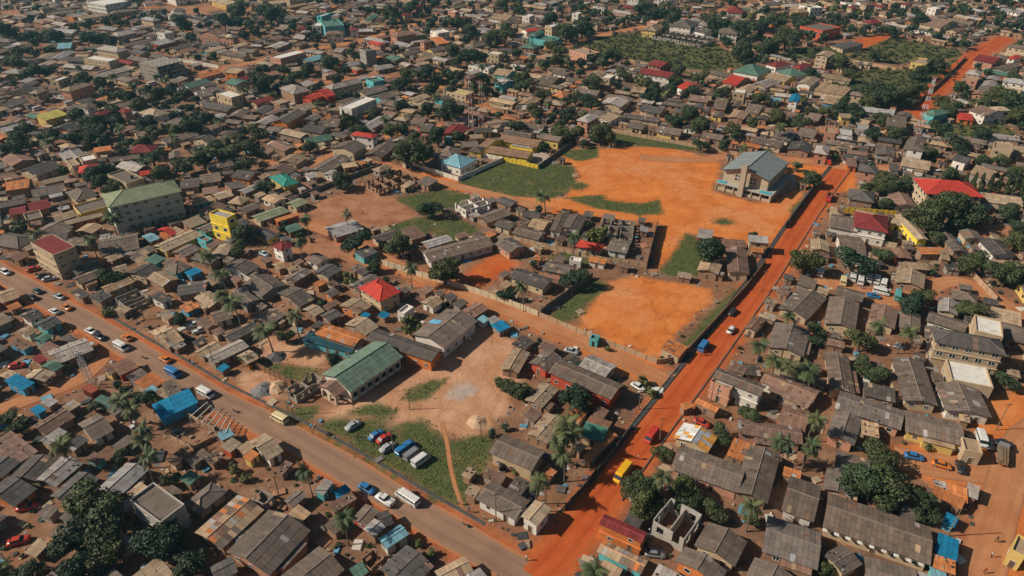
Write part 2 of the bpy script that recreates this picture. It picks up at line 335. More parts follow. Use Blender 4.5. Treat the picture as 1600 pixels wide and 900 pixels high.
# ------------------------------------------------------------ buildings read off the photograph
# @ox,oy,scale = a window of the photo; lines: shape roof wall eave_height x0 y0 x1 y1 x2 y2 (three eave corners) [*landmark name|category]
HOUSES = """
@0,0,4
f W w 9 600 25 720 45 740 0 *white three-storey house at the top edge|house
g G p 5 800 50 870 45 850 25
s T y 4 1345 15 1440 40 1450 15
f L w 6 1000 210 1050 220 1060 200
g B p 6 1345 225 1415 205 1320 185
k G g 10 960 425 1125 385 1045 350 *grey four-storey concrete shell beside the far street|unfinished building
g C c 3 350 265 400 270 420 240
g C c 3 380 305 470 300 450 272
s T o 5 1420 455 1500 465 1510 440
g N c 5 1430 525 1500 545 1540 505
g G w 3 1270 605 1430 575 1340 545
s Y y 4 280 755 425 715 370 695
h T w 5 955 735 1060 705 965 675
g G b 3 1500 745 1560 700 1490 680
g G c 3 1040 900 1250 845 1200 820
g D c 3 1320 900 1390 875 1250 850
g D b 3 440 830 530 790 420 765
g G c 3 900 625 1010 590 950 570
g L c 3 20 830 210 780 170 755
g D c 3 190 615 260 585 120 545
@400,0,4
f N t 8 440 170 560 160 500 120 *turquoise four-storey house among far trees|house
f W t 11 402 105 435 108 445 85
f W w 7 355 165 410 165 420 145
h R p 6 770 285 810 275 735 255
f G g 10 690 325 755 315 705 298 *bare grey concrete tower house|house
s O b 3 1120 280 1190 270 1170 240
g L c 4 490 325 545 330 570 305
g C c 3 320 395 420 365 380 345
g T b 3 500 385 560 370 510 345
g T y 3 200 450 320 440 290 415
f N t 4 730 520 800 505 760 485
h L b 6 235 590 345 565 250 528 *large grey hip-roofed house|house
g R r 4 450 605 510 590 400 560
g R r 4 350 625 425 600 350 588
g G o 4 190 775 315 705 230 690 *long orange-walled house|house
g G p 3 440 790 540 800 550 745
h R w 6 590 845 735 865 765 840
g G r 3.5 1070 825 1140 805 1070 770
g G c 3 680 600 825 560 760 535
g G t 3 780 630 910 590 850 567
g T c 3 990 640 1090 605 1040 590
g D t 3 1180 640 1245 610 1180 590
g T y 3 915 700 990 715 1005 685
f y c 5 1205 580 1330 605 1345 575
g T t 6 1515 470 1610 485 1600 440
g L t 5 1500 520 1560 535 1595 500
g N c 3 330 900 490 870 440 840
g T w 4 1490 120 1600 135 1600 100
@800,0,4
f W w 6 75 105 120 110 130 95
f N t 4 165 250 265 270 290 240
h N t 6 110 225 160 230 200 195
g R w 4 85 200 165 190 140 175
h N b 6 40 295 130 305 185 285
f T p 4 170 355 255 370 270 345
f T p 6 380 320 490 355 525 325
g M b 5 855 405 940 425 1000 395
g M w 6 805 460 1005 490 1010 455 *long maroon-roofed terrace by the scrub field|house
h T y 5 800 185 890 195 960 165
h G w 6 965 160 1100 175 1190 145
g D w 4 1125 190 1225 215 1265 190
u - g 2.5 880 225 1180 275 1270 235
h G w 6 1285 205 1410 215 1425 190
h M w 4 1300 75 1400 80 1485 55
h N w 4 1400 450 1560 480 1600 430
g R p 4 1330 520 1420 540 1485 490
g G b 3 150 525 250 545 330 490
h O c 3 240 605 330 620 385 585
h T p 6 220 650 300 660 350 640
g L c 4 680 670 735 630 600 612
g G c 3 690 560 760 570 780 535
g T c 3 750 575 835 585 845 545
s W w 3 650 465 705 475 720 455
g D c 3 800 690 930 715 965 680
g G c 3 690 735 920 765 940 735
g T w 3 570 745 640 775 690 725
g G c 3 470 715 560 735 605 700
g L c 3 85 820 170 835 225 795
g L u 3 230 810 300 830 345 800
g T y 3 320 845 390 855 405 825
g G y 3 900 825 1050 850 1080 810
g B c 3 1075 625 1200 640 1265 610
g G b 3 1180 855 1310 880 1335 845
g R w 4 1055 555 1100 575 1165 530
g G y 3 1460 700 1550 715 1580 660
g G p 3 1260 680 1340 690 1360 620
g G c 3 720 795 820 815 850 780
@1200,0,4
f W w 8 220 45 250 60 265 35
f W w 8 255 50 300 65 310 40
h T y 5 165 75 215 90 235 65
f G r 7 240 175 385 205 415 165
g T c 8 372 362 420 335 345 318 *cream three-storey house with brown gable roof|house
h M w 4 0 405 70 425 130 395
h M w 4 150 425 220 440 270 405
h N w 4 70 455 165 490 220 455
g T y 3 0 490 130 520 160 480
g T w 4 262 540 328 498 248 478
s T c 3 290 565 480 600 515 565
s T c 3 295 480 500 510 540 495
g V w 6 185 645 208 600 150 585 *white house with bright blue roof|house
g C c 3 0 635 70 640 85 612
g T u 5 325 640 420 655 480 615
g T y 4 440 735 515 740 520 712
g T y 3 560 775 630 790 645 755
g G o 4 715 790 840 805 870 730
h N t 5 990 710 1070 735 1105 695 *turquoise house with green hip roof|house
g B w 5 1300 705 1410 745 1440 690
h T w 7 1410 685 1460 710 1490 675
s R o 3 1170 745 1270 755 1285 725
f T y 6 905 395 1000 410 1015 375
f T p 5 1215 495 1310 510 1320 490
g M p 5 1290 375 1420 400 1465 370
h R w 5 1505 365 1560 375 1580 350
g G w 3 35 860 150 885 180 830
g G o 3 190 850 300 870 310 810
f T p 4 350 830 420 840 435 805
g L g 3 440 840 520 850 528 812
g G b 3 240 745 320 760 350 715
g B c 5 980 155 1120 180 1160 140
s D c 3 440 300 520 325 545 280
@0,225,4
h P n 11 700 395 1160 290 1060 225 *long pale green four-storey block|apartment block
f L Y 9.5 1300 440 1410 470 1480 445 *bright yellow four-storey block|apartment block
m M c 9 190 622 330 702 475 650 *three-storey block with flat maroon roof|commercial block
g D c 3 205 210 380 150 300 105
h R w 5 515 180 640 160 590 125
g O b 4 60 290 205 270 185 215
g G c 3 215 335 425 290 390 245
h G c 3 480 360 620 320 540 265
g M p 3 85 445 190 425 140 390
g M p 3 195 425 325 395 290 345
f G c 5 680 200 800 260 890 215
h M c 4 850 55 1000 50 950 5
f T c 5 410 105 455 150 500 130
g G c 3 700 115 890 85 860 60
g L g 3 735 150 870 180 930 130
g R o 3 880 200 965 185 945 160
g G c 3 1320 165 1480 130 1420 95
g G c 3 1290 245 1420 225 1340 180
g D o 3 1480 215 1600 235 1600 170
g G c 3 1180 275 1300 260 1200 215
g B b 3 1290 315 1390 300 1340 265
g T b 3 1370 350 1470 320 1410 290
h T c 3 1500 385 1565 340 1490 320
s T b 3 1185 530 1290 490 1245 455
g R o 3 1055 580 1100 560 1030 515
s T b 2.8 1095 575 1150 550 1110 520
g C b 3 935 615 1000 590 940 555
f B t 2.8 1285 620 1330 600 1280 575
g G p 3 1155 710 1260 655 1175 625
g T w 3 1400 715 1455 650 1390 610
g D w 3.5 1520 830 1610 775 1500 710
s V u 2.6 1190 830 1265 795 1225 775
g G c 3 690 690 940 640 800 565
g D c 3 900 850 1010 790 910 745
g T b 3 745 815 835 790 760 755
g T b 3 700 735 780 700 720 680
s N t 2.8 960 760 1030 720 980 690
s T b 2.8 880 765 960 735 920 700
g T c 3 680 930 850 860 790 830
g T b 3 560 570 640 520 560 490
g T o 3 410 510 645 450 635 425
g G c 3 330 590 440 530 340 480
g G c 3 380 610 470 600 400 540
g B b 3 100 740 180 700 110 670
@400,225,4
g G w 3.5 1090 740 1495 632 1420 570 *long school block beside the red court|school
g G p 3.5 1500 632 1592 692 1680 636
u - b 3 778 282 1010 197 895 160 *roofless brown block shell by the bare field|unfinished building
u - w 3.5 1320 412 1475 367 1390 325 *white roofless house shell|unfinished building
g G b 3 1440 500 1600 440 1530 398
s D t 3 680 712 770 670 690 645 *small turquoise-walled house|house
h M w 5 160 670 235 635 165 603 *white two-storey house with maroon hip roof|house
h Q y 4 190 265 290 235 160 185 *villa with green hip roof and yellow porch|house
h C w 4 1270 155 1375 100 1255 58 *white house with light blue hip roof|house
g L w 3 345 215 405 200 340 178
g L w 3 470 205 520 180 470 163
g T p 3 560 150 650 135 600 112
g G c 4 605 60 695 15 560 -20
g G c 3 430 190 595 95 500 68
g T c 3 245 135 325 85 215 62
g B b 3 200 190 265 155 115 128
g G b 3 770 95 880 15 800 -20
g P c 3 250 400 330 365 260 340
g P c 3 20 490 205 425 150 390
s O r 2.6 130 490 270 445 255 430
g N b 3 215 555 305 525 240 497
g L b 3 520 580 700 525 575 478
s B b 3 985 600 1080 570 985 525
g T b 3 150 785 205 765 140 738
g T c 3 230 800 305 775 250 762
g G b 3 235 870 355 800 290 775
g D c 3 450 840 540 785 440 750
h R c 4.8 800 975 935 910 745 848 *cream two-storey house with bright red hip roof|house
@800,225,4
g G c 3 0 560 165 605 215 555
g D b 3 70 455 180 475 190 430
g T b 3 110 520 210 545 240 480
g G w 3.5 305 550 355 440 285 435
g G w 3.5 420 545 465 460 360 437
u - g 3 655 545 680 475 575 460
u - g 2.5 750 600 765 480 690 470
h R c 3 395 640 553 675 578 632 *low cream house with bright red hip roof|house
g G w 3 595 665 722 687 745 610
f W w 2.5 360 735 430 745 437 718
s O w 2.5 475 735 580 755 595 725
s L r 3 1155 585 1250 600 1258 550
g B b 3 1310 640 1460 648 1460 600
g B c 3.5 1485 815 1465 655 1335 650
g T b 3.5 1290 815 1315 750 1180 728
s L c 5 1475 612 1600 622 1600 585
s O b 3 1490 672 1570 682 1575 645
g D c 3.5 -30 830 185 905 275 852
@640,160,5.696
g S Y 3.4 690 445 1065 505 1098 440 *long brown-roofed classroom block with yellow wall|school
g S Y 3.4 800 345 1145 402 1188 340
g S Y 3.4 635 398 705 420 830 325
h D Y 3.4 565 440 680 455 650 395
g G c 3 840 285 1090 320 1100 275
g G y 4 1150 320 1340 355 1370 305
g L c 3 1250 265 1340 290 1400 230
g T y 3 1350 295 1430 310 1480 250
g G c 3 1020 260 1170 275 1230 200
g T w 3 710 215 800 235 880 165
g T b 3 520 330 640 320 660 280
g G b 3 450 400 600 395 620 345
g G r 3.5 65 255 165 265 255 205
s C t 3 305 330 370 340 385 315
g G c 3 0 190 120 200 180 140
s B b 3 1480 335 1590 360 1600 330
@1080,210,5.696
h L p 5 1090 165 1220 185 1240 115
s B o 3 1360 280 1450 290 1490 235
@1200,225,4
h D p 6 555 165 675 185 695 145
g T w 3.5 785 128 965 160 1060 115
g D w 3 450 90 610 115 640 85
s D w 3 745 160 810 170 830 140
g D w 4 1145 95 1240 120 1285 90
f T c 6 1385 25 1500 45 1550 10
h R c 8 1000 312 1365 335 1240 235 *long three-storey house with bright red roof|house
h D b 4 515 345 680 372 650 300
g B w 3 745 312 800 400 925 388
g G w 4 365 515 540 550 580 470
h M w 6 545 520 765 560 740 455 *white two-storey house with dark red hip roof|house
g T Y 4 940 608 795 450 850 437
g T Y 3.5 765 495 850 520 880 480
g G w 3.5 390 672 555 692 640 590
g O b 3 945 690 1115 690 1090 645
s T b 3 1075 720 1135 730 1130 680
g D b 3 1172 690 1075 572 1130 545
g D w 3.5 1420 715 1325 615 1440 590
g T b 3 810 775 1000 790 1000 745
g T b 3 975 900 985 810 805 785
@0,450,4
g T r 3 20 95 135 55 70 0
g D w 3 185 215 285 170 210 130
g D t 3 280 270 390 215 320 170
g T n 3 170 305 235 270 170 235
g N t 3 265 345 325 305 275 278
s B u 2.6 140 395 200 360 120 320
g L b 3 380 470 620 375 500 320 *long patched market shed by the paved road|market shed
s B b 2.8 300 410 375 365 310 340
s M b 2.6 250 470 300 445 250 420
g N b 3 330 530 395 490 320 450
s V u 3 135 645 215 595 115 545 *bright blue tarpaulin-covered hut|shack
g T b 2.8 260 605 330 545 230 495
g T b 2.8 60 590 130 550 60 510
s B y 2.6 690 545 770 500 720 470
s B r 2.8 760 545 880 490 800 445
s G b 2.8 850 600 945 545 880 510
s O c 2.8 930 650 1040 580 950 535
s C y 2.6 965 680 1005 655 955 612
s T c 2.6 1040 705 1090 670 1020 625
s G b 2.8 1090 680 1175 645 1065 590
s V u 3.3 1030 812 1265 705 1160 650 *wide bright blue canopy beside the paved road|canopy
s N t 3 665 750 710 715 650 665
g G w 3 640 930 770 860 560 810
s V u 2.4 240 790 290 760 240 735
s L b 2.4 310 745 370 705 310 685
g T b 2.8 1075 365 1180 315 1010 243
s L b 2.4 1110 385 1175 350 1120 335
g T b 2.8 1270 430 1390 365 1330 335
g L g 3 1330 480 1555 370 1500 318
g G w 3 1370 215 1485 180 1400 130
s B b 2.8 1290 260 1345 225 1280 185
g D b 3 1150 45 1330 15 1250 -40
u - g 2.5 800 110 940 50 850 10
s D w 3 1020 95 1085 60 1000 35
s O u 2.6 1180 150 1260 110 1190 90
s D b 2.8 620 95 700 50 640 20
s D b 2.8 510 70 570 40 500 10
s T b 2.6 770 165 825 130 770 110
s V b 2.4 1390 525 1440 490 1400 475
g T o 3 1540 480 1620 440 1560 385
@420,500,5.696
A Z w 4 740 637 1210 320 925 195 *long green-roofed church hall with arched porch|church hall
@1080,210,5.696
E L c 8.5 702 412 868 256 465 158 *large unfinished church with grey roof and stone tower|church
@400,450,4
g D o 4 680 325 1095 462 1170 385 *long dark-roofed hall with orange end wall|hall
g G w 4 1178 378 1390 205 1190 130 *long grey hall with one blue roof sheet|hall
g O b 4 365 288 610 370 690 302 *orange-roofed long house behind the church hall|house
s U t 2.8 290 330 600 412 645 352
g T b 3 695 290 780 235 630 180
g T o 3 640 165 730 110 600 62
g T w 3 1105 130 1175 85 1095 48
f W w 3 920 175 980 130 950 105
g D b 3 300 105 400 55 200 0
g G c 3 80 240 185 170 90 125
g T b 3 365 180 430 145 355 100
g D b 3 470 205 555 160 470 135
g D o 3 470 60 530 30 480 0
u - g 3 262 660 425 555 345 535 *roofless grey room beside the church hall|unfinished building
s C w 2.4 1420 225 1460 195 1420 170
s L t 2.4 1480 225 1530 200 1490 175
s V b 2.5 1520 280 1590 245 1540 205
s V b 2.4 690 190 720 165 680 150
s V b 2.4 800 195 840 165 800 145
s W w 2.6 620 400 670 370 640 355
@800,450,4
g G r 4 215 525 610 697 708 610 *long grey-roofed hall with red walls|hall
g G r 3.5 210 525 315 440 210 385
g T b 3 40 535 115 405 0 380
s D b 2.8 80 390 150 330 60 305
g T b 3 195 745 300 630 180 595
g D t 2.6 390 475 435 440 370 415
s O c 3 1045 435 1100 370 980 325 *rust-roofed shed at the sandy field corner|shed
f N t 2.2 495 325 530 335 540 305
@1020,500,5.696
g G w 6 525 510 955 680 1015 590 *white two-storey house beside the red road|house
f T p 5 515 560 690 640 720 590
g B w 3.5 945 545 1420 740 1490 640
s D b 3 820 490 960 500 940 410
s B c 3 650 440 800 490 850 430
g B c 3 920 105 1010 0 900 -30
g O b 3 375 740 570 830 600 770
s O b 2.8 275 800 370 770 330 725
@1280,520,5
h D c 8 910 75 1470 180 1410 50 *tan three-storey house with dark roof|apartment block
f W c 4 1010 372 1335 437 1320 275
g G w 3.5 985 605 895 378 1245 440
g G c 3.5 665 550 565 205 805 212
g G p 3.5 120 590 640 765 665 610
g G y 3.5 655 768 1120 885 1120 715
g G p 3.5 270 900 335 690 130 590
s T b 3 310 790 450 820 475 725
f T c 3.5 1110 920 1250 950 1265 860
g G c 3 280 470 225 170 40 160
@1200,450,4
g G c 3 250 195 375 60 185 5
g G c 3.5 545 275 572 100 385 50
g G c 3 225 420 268 260 40 225
g G w 3.5 985 205 1230 280 1250 215
s T b 3 1385 195 1580 240 1580 170
g B c 3 0 640 250 760 330 645
g B p 3 45 850 215 905 275 775
s N b 2.6 1290 790 1370 810 1390 770
s T b 2.6 1200 830 1240 840 1250 800
@1200,675,4
g G c 3.5 325 590 1000 830 1032 600 *long grey roof with chequered white eave sheets|house
g G w 3.5 70 485 275 562 345 345
g G b 3.5 -60 740 290 860 350 635
g G c 3.5 470 900 590 830 460 700
g G c 3.5 580 960 920 1060 950 870
s V u 3 1045 760 1180 815 1190 690 *bright blue shed roof by the dirt street|shack
s O b 3 1020 845 1165 895 1175 815
s O b 2.8 1110 405 1240 445 1250 365
s O b 2.8 990 375 1215 490 1228 430
s L b 2.8 1030 355 1110 372 1120 320
s L b 2.8 1245 400 1300 422 1308 345
f T y 4 1515 745 1600 790 1640 690
s C t 2.6 1010 890 1110 910 1115 870
s V u 2.4 1085 560 1160 600 1190 545
@0,675,4
s B b 3 135 188 275 100 50 35
g D c 3 10 290 130 190 0 150
g D c 3 235 310 375 165 200 145
g L b 3 350 345 525 195 390 150
g D o 3 90 470 235 355 50 278
f G s 6 1040 550 1190 435 930 348 *flat-roofed grey house with pale parapet|house
s B t 2.6 610 205 668 155 590 130
s N b 2.8 1190 330 1262 270 1185 248
s T r 2.8 1440 130 1515 70 1450 40
s T b 2.8 1530 140 1600 90 1550 60
s O y 2.8 1560 190 1620 140 1580 110
s C b 2.6 1400 50 1480 10 1420 -15
g J b 3.5 1370 750 1640 500 1500 380
g D p 3 1400 920 1540 850 1400 800
@400,675,4
g G p 3.5 90 895 350 610 75 490
g T w 3.5 100 165 200 105 30 20
s B b 2.6 160 275 230 200 190 175
g G b 2.8 235 470 325 395 260 360
s T b 3 280 570 350 505 265 460
s L t 2.8 420 400 485 315 430 290
s V u 2.6 525 415 600 360 555 330
s B b 2.8 500 500 645 410 580 380
g G r 3 680 600 770 500 690 445
g L b 3 740 660 815 590 740 540
g D b 3 800 600 880 570 810 490
g C n 3.2 828 725 970 632 890 585 *green-walled house with pale teal roof|house
g D b 3 950 1000 1120 835 935 708
g T y 3.2 1180 960 1370 860 1290 780
u - b 2.6 725 850 805 785 730 735
s N b 2.6 640 920 720 870 650 820
u - g 2.8 40 460 100 400 40 350
@700,660,5.696
g G w 3.5 235 680 590 870 745 705
g T w 3.8 795 925 925 770 775 690 *tan-roofed white shop at the road corner|shop
s T b 3 240 670 300 580 200 555
g G c 4 350 265 735 428 885 262 *cream house with dark grey gable roof|house
s T b 2.6 190 505 255 425 185 403
g H c 3.5 1130 100 1330 165 1510 10
s O b 3 1270 350 1515 110 1440 80
s T b 2.8 1180 270 1245 210 1150 175
@1000,660,5.696
g X c 3.5 610 260 700 120 380 15 *cream house with white and yellow roof sheets|house
g G p 3.5 270 415 875 635 945 400
g G b 3.5 1140 710 1255 280 960 215
g B p 3.5 820 90 1400 190 1480 60
s O b 3 790 300 940 360 960 200
@800,675,4
g M o 4.5 540 575 810 697 848 630 *brick house with dark red roof|house
g J t 3 510 740 790 880 870 815
u - s 4.5 1085 655 1190 510 990 415 *pale grey roofless two-storey house frame|unfinished building
g G c 3.5 1390 850 1470 690 1225 555
g G o 3.5 1290 960 1350 860 1075 722
"""
ROOFC = {'G': (.145,.112,.091), 'D': (.088,.076,.068), 'L': (.30,.27,.25), 'R': (.42,.045,.030), 'M': (.185,.030,.028), 'O': (.42,.155,.055), 'B': (.19,.115,.085), 'T': (.32,.23,.15), 'N': (.085,.155,.115), 'Q': (.035,.20,.155), 'C': (.17,.33,.38), 'V': (.010,.17,.31), 'Y': (.40,.33,.08), 'K': (.03,.03,.03), 'W': (.62,.58,.52), 'P': (.23,.25,.15), 'I': (.46,.17,.055), 'J': (.36,.20,.10), 'H': (.045,.14,.105), 'X': (.60,.56,.52), 'y': (.45,.36,.14), '-': (.2,.2,.2), 'U': (.018,.062,.085), 'Z': (.145,.205,.15), 'S': (.25,.145,.09)}  # U: blue lean-to roof with its shade put into a darker colour
WALLC = {'c': (.42,.31,.195), 'w': (.60,.54,.47), 'p': (.42,.21,.135), 'o': (.50,.16,.045), 'y': (.55,.38,.12), 'Y': (.72,.52,.06), 'b': (.27,.16,.10), 'g': (.27,.23,.19), 't': (.10,.36,.36), 'u': (.07,.27,.42), 'r': (.42,.07,.035), 'n': (.43,.45,.36), 's': (.36,.32,.275)}
ROOFN = {'G': 'grey-brown', 'D': 'dark grey', 'L': 'pale grey', 'R': 'red', 'M': 'maroon', 'O': 'rust-orange', 'B': 'brown', 'T': 'tan', 'N': 'green', 'Q': 'green', 'C': 'light-blue', 'V': 'bright-blue', 'Y': 'yellow', 'W': 'white', 'P': 'pale-green', 'I': 'orange', 'J': 'patched', 'H': 'green', 'X': 'white', 'y': 'yellow', '-': 'roofless', 'U': 'shade-darkened blue', 'Z': 'green', 'S': 'brown'}
WALLN = {'c': 'cream', 'w': 'white', 'p': 'pink', 'o': 'orange', 'y': 'yellow', 'Y': 'yellow', 'b': 'brown', 'g': 'grey', 't': 'turquoise', 'u': 'blue', 'r': 'red', 'n': 'green', 's': 'pale grey'}
def parse_houses(txt):
    out = []; o = (0, 0, 4)
    for ln in txt.strip().splitlines():
        ln = ln.strip()
        if not ln: continue
        if ln[0] == '@': o = tuple(float(v) for v in ln[1:].split(',')); continue
        head, _, mark = ln.partition('*'); f = head.split()
        sh, rc, wc, h = f[0], f[1], f[2], float(f[3]); h *= .84 if h < 3.7 and sh in 'gsh' else 1.0; v = [float(k) for k in f[4:10]]
        q = [G(o[0] + v[i]/o[2], o[1] + v[i+1]/o[2], h) for i in (0, 2, 4)]
        a = (q[1] - q[0]).to_2d(); L = a.length; ux = a / L; uy = Vector((-ux.y, ux.x)); d = (q[2] - q[1]).to_2d(); Wd = d.dot(uy)
        if Wd < 0: ux = -ux; uy = -uy; Wd = -Wd; org = q[1].to_2d()
        else: org = q[0].to_2d()
        along = d.dot(ux)                                   # skew read off the photo: keep the centre honest
        c = (q[0].to_2d() + q[1].to_2d()) / 2 + d / 2
        L = min(max(L, 2.4), 60); Wd = min(max(Wd, 2.2), 40)
        name, _, cat = mark.strip().partition('|')
        out.append(dict(sh=sh, rc=rc, wc=wc, h=h, c=c, L=L, W=Wd, a=math.atan2(ux.y, ux.x), mark=name or None, cat=cat or None, src='photo'))
    return out
SPEC = parse_houses(HOUSES)
# ------------------------------------------------------------ mesh collector
class MB:
    def __init__(s): s.v = []; s.f = []; s.c = []; s.m = []
    def quad(s, pts, col=(1,1,1), mi=0):
        n = len(s.v); s.v.extend(pts); s.f.append(tuple(range(n, n + len(pts)))); s.c.append(col); s.m.append(mi)
    def box(s, x0, y0, z0, x1, y1, z1, col=(1,1,1), mi=0, bottom=False):
        p = [(x0,y0,z0),(x1,y0,z0),(x1,y1,z0),(x0,y1,z0),(x0,y0,z1),(x1,y0,z1),(x1,y1,z1),(x0,y1,z1)]; n = len(s.v); s.v.extend(p)
        fs = [(4,5,6,7),(0,1,5,4),(1,2,6,5),(2,3,7,6),(3,0,4,7)] + ([(3,2,1,0)] if bottom else [])
        for f in fs: s.f.append(tuple(n+i for i in f)); s.c.append(col); s.m.append(mi)
    def tube(s, pts, rad, k=6, col=(1,1,1), mi=0, cap=True):
        n = len(s.v); pts = [Vector(p) for p in pts]
        for i, p in enumerate(pts):
            d = (pts[min(i+1, len(pts)-1)] - pts[max(i-1, 0)]).normalized(); a = d.orthogonal().normalized() if abs(d.z) < .95 else Vector((1,0,0)); a = (a - d*a.dot(d)).normalized(); b_ = d.cross(a)
            r = rad[i] if isinstance(rad, (list, tuple)) else rad
            for j in range(k): an = 2*math.pi*j/k; s.v.append(tuple(p + a*(r*math.cos(an)) + b_*(r*math.sin(an))))
        for i in range(len(pts)-1):
            for j in range(k): s.f.append((n+i*k+j, n+i*k+(j+1)%k, n+(i+1)*k+(j+1)%k, n+(i+1)*k+j)); s.c.append(col); s.m.append(mi)
        if cap:
            s.f.append(tuple(n+(len(pts)-1)*k+j for j in range(k))); s.c.append(col); s.m.append(mi)
            s.f.append(tuple(n+j for j in reversed(range(k)))); s.c.append(col); s.m.append(mi)
    def mesh(s, name, mats, smooth=False):
        me = bpy.data.meshes.new(name); me.from_pydata(s.v, [], s.f)
        set_attr(me, 'Col', np.array(s.c, np.float32), 'FACE')
        for k in (mats if isinstance(mats, (list, tuple)) else [mats]): me.materials.append(M[k])
        if max(s.m, default=0): me.polygons.foreach_set('material_index', s.m)
        if smooth: me.polygons.foreach_set('use_smooth', [True]*len(s.f))
        me.update(); return me
    def add(s, name, mats, parent=None, **kw): return link(name, s.mesh(name, mats, kw.pop('smooth', False)), None, parent, **kw)
def thing(name, loc, rz=0.0):
    o = bpy.data.objects.new(name, None); C.objects.link(o); o.location = loc; o.rotation_euler = (0, 0, rz); o.empty_display_size = .5; return o
def tag(o, label, cat, group=None):
    o['label'] = label; o['category'] = cat
    if group: o['group'] = group
    return o
def jit(c, a, r=random): 
    k = r.uniform(1-a, 1+a); h = r.uniform(-a*.25, a*.25); return (min(1, c[0]*k*(1+h)), min(1, c[1]*k), min(1, c[2]*k*(1-h)))

# ------------------------------------------------------------ occupancy raster (1 m)
OX, OY, ON, OM = -700, 40, 1400, 960
occ = np.zeros((OM, ON), np.uint8)
cy, cx = np.mgrid[0:OM, 0:ON]; CX = cx + OX + .5; CY = cy + OY + .5
CP = np.stack([CX.ravel(), CY.ravel()], 1)
def occ_sel(x0, x1, y0, y1):
    return slice(max(0, int(y0-OY)), max(0, min(OM, int(y1-OY)+2))), slice(max(0, int(x0-OX)), max(0, min(ON, int(x1-OX)+2)))
def rect_cells(c, L, Wd, a, pad):
    r = math.hypot(L, Wd)/2 + pad + 1; ys, xs = occ_sel(c.x-r, c.x+r, c.y-r, c.y+r)
    X = CX[ys, xs]-c.x; Y = CY[ys, xs]-c.y; ca, sa_ = math.cos(a), math.sin(a)
    return ys, xs, (np.abs(X*ca+Y*sa_) < L/2+pad) & (np.abs(-X*sa_+Y*ca) < Wd/2+pad)
for k in KINDS:
    for i, poly in enumerate(POLY[k]):
        if k in ('orange',) and i in (5, 6): pad = -1
        else: pad = 0
        lo, hi = poly.min(0)-2, poly.max(0)+2; ys, xs = occ_sel(lo[0], hi[0], lo[1], hi[1])
        if CX[ys, xs].size == 0: continue
        P = np.stack([CX[ys, xs].ravel(), CY[ys, xs].ravel()], 1); occ[ys, xs] |= (sdist(P, poly) > pad).reshape(CX[ys, xs].shape).astype(np.uint8) * 2
for n_, wd, L, k in ROADL:
    for i in range(len(L)-1):
        x0, x1 = sorted((L[i][0], L[i+1][0])); y0, y1 = sorted((L[i][1], L[i+1][1])); r = wd/2 + (1.8 if k != 'lane' else 0.2)
        ys, xs = occ_sel(x0-r, x1+r, y0-r, y1+r)
        if CX[ys, xs].size == 0: continue
        P = np.stack([CX[ys, xs].ravel(), CY[ys, xs].ravel()], 1)
        occ[ys, xs] |= (dist_line(P, L[i:i+2]) < r).reshape(CX[ys, xs].shape).astype(np.uint8)
for s in SPEC:
    ys, xs, mk = rect_cells(s['c'], s['L'], s['W'], s['a'], 5 if s['sh'] in 'AE' else .3); occ[ys, xs][mk] |= 4
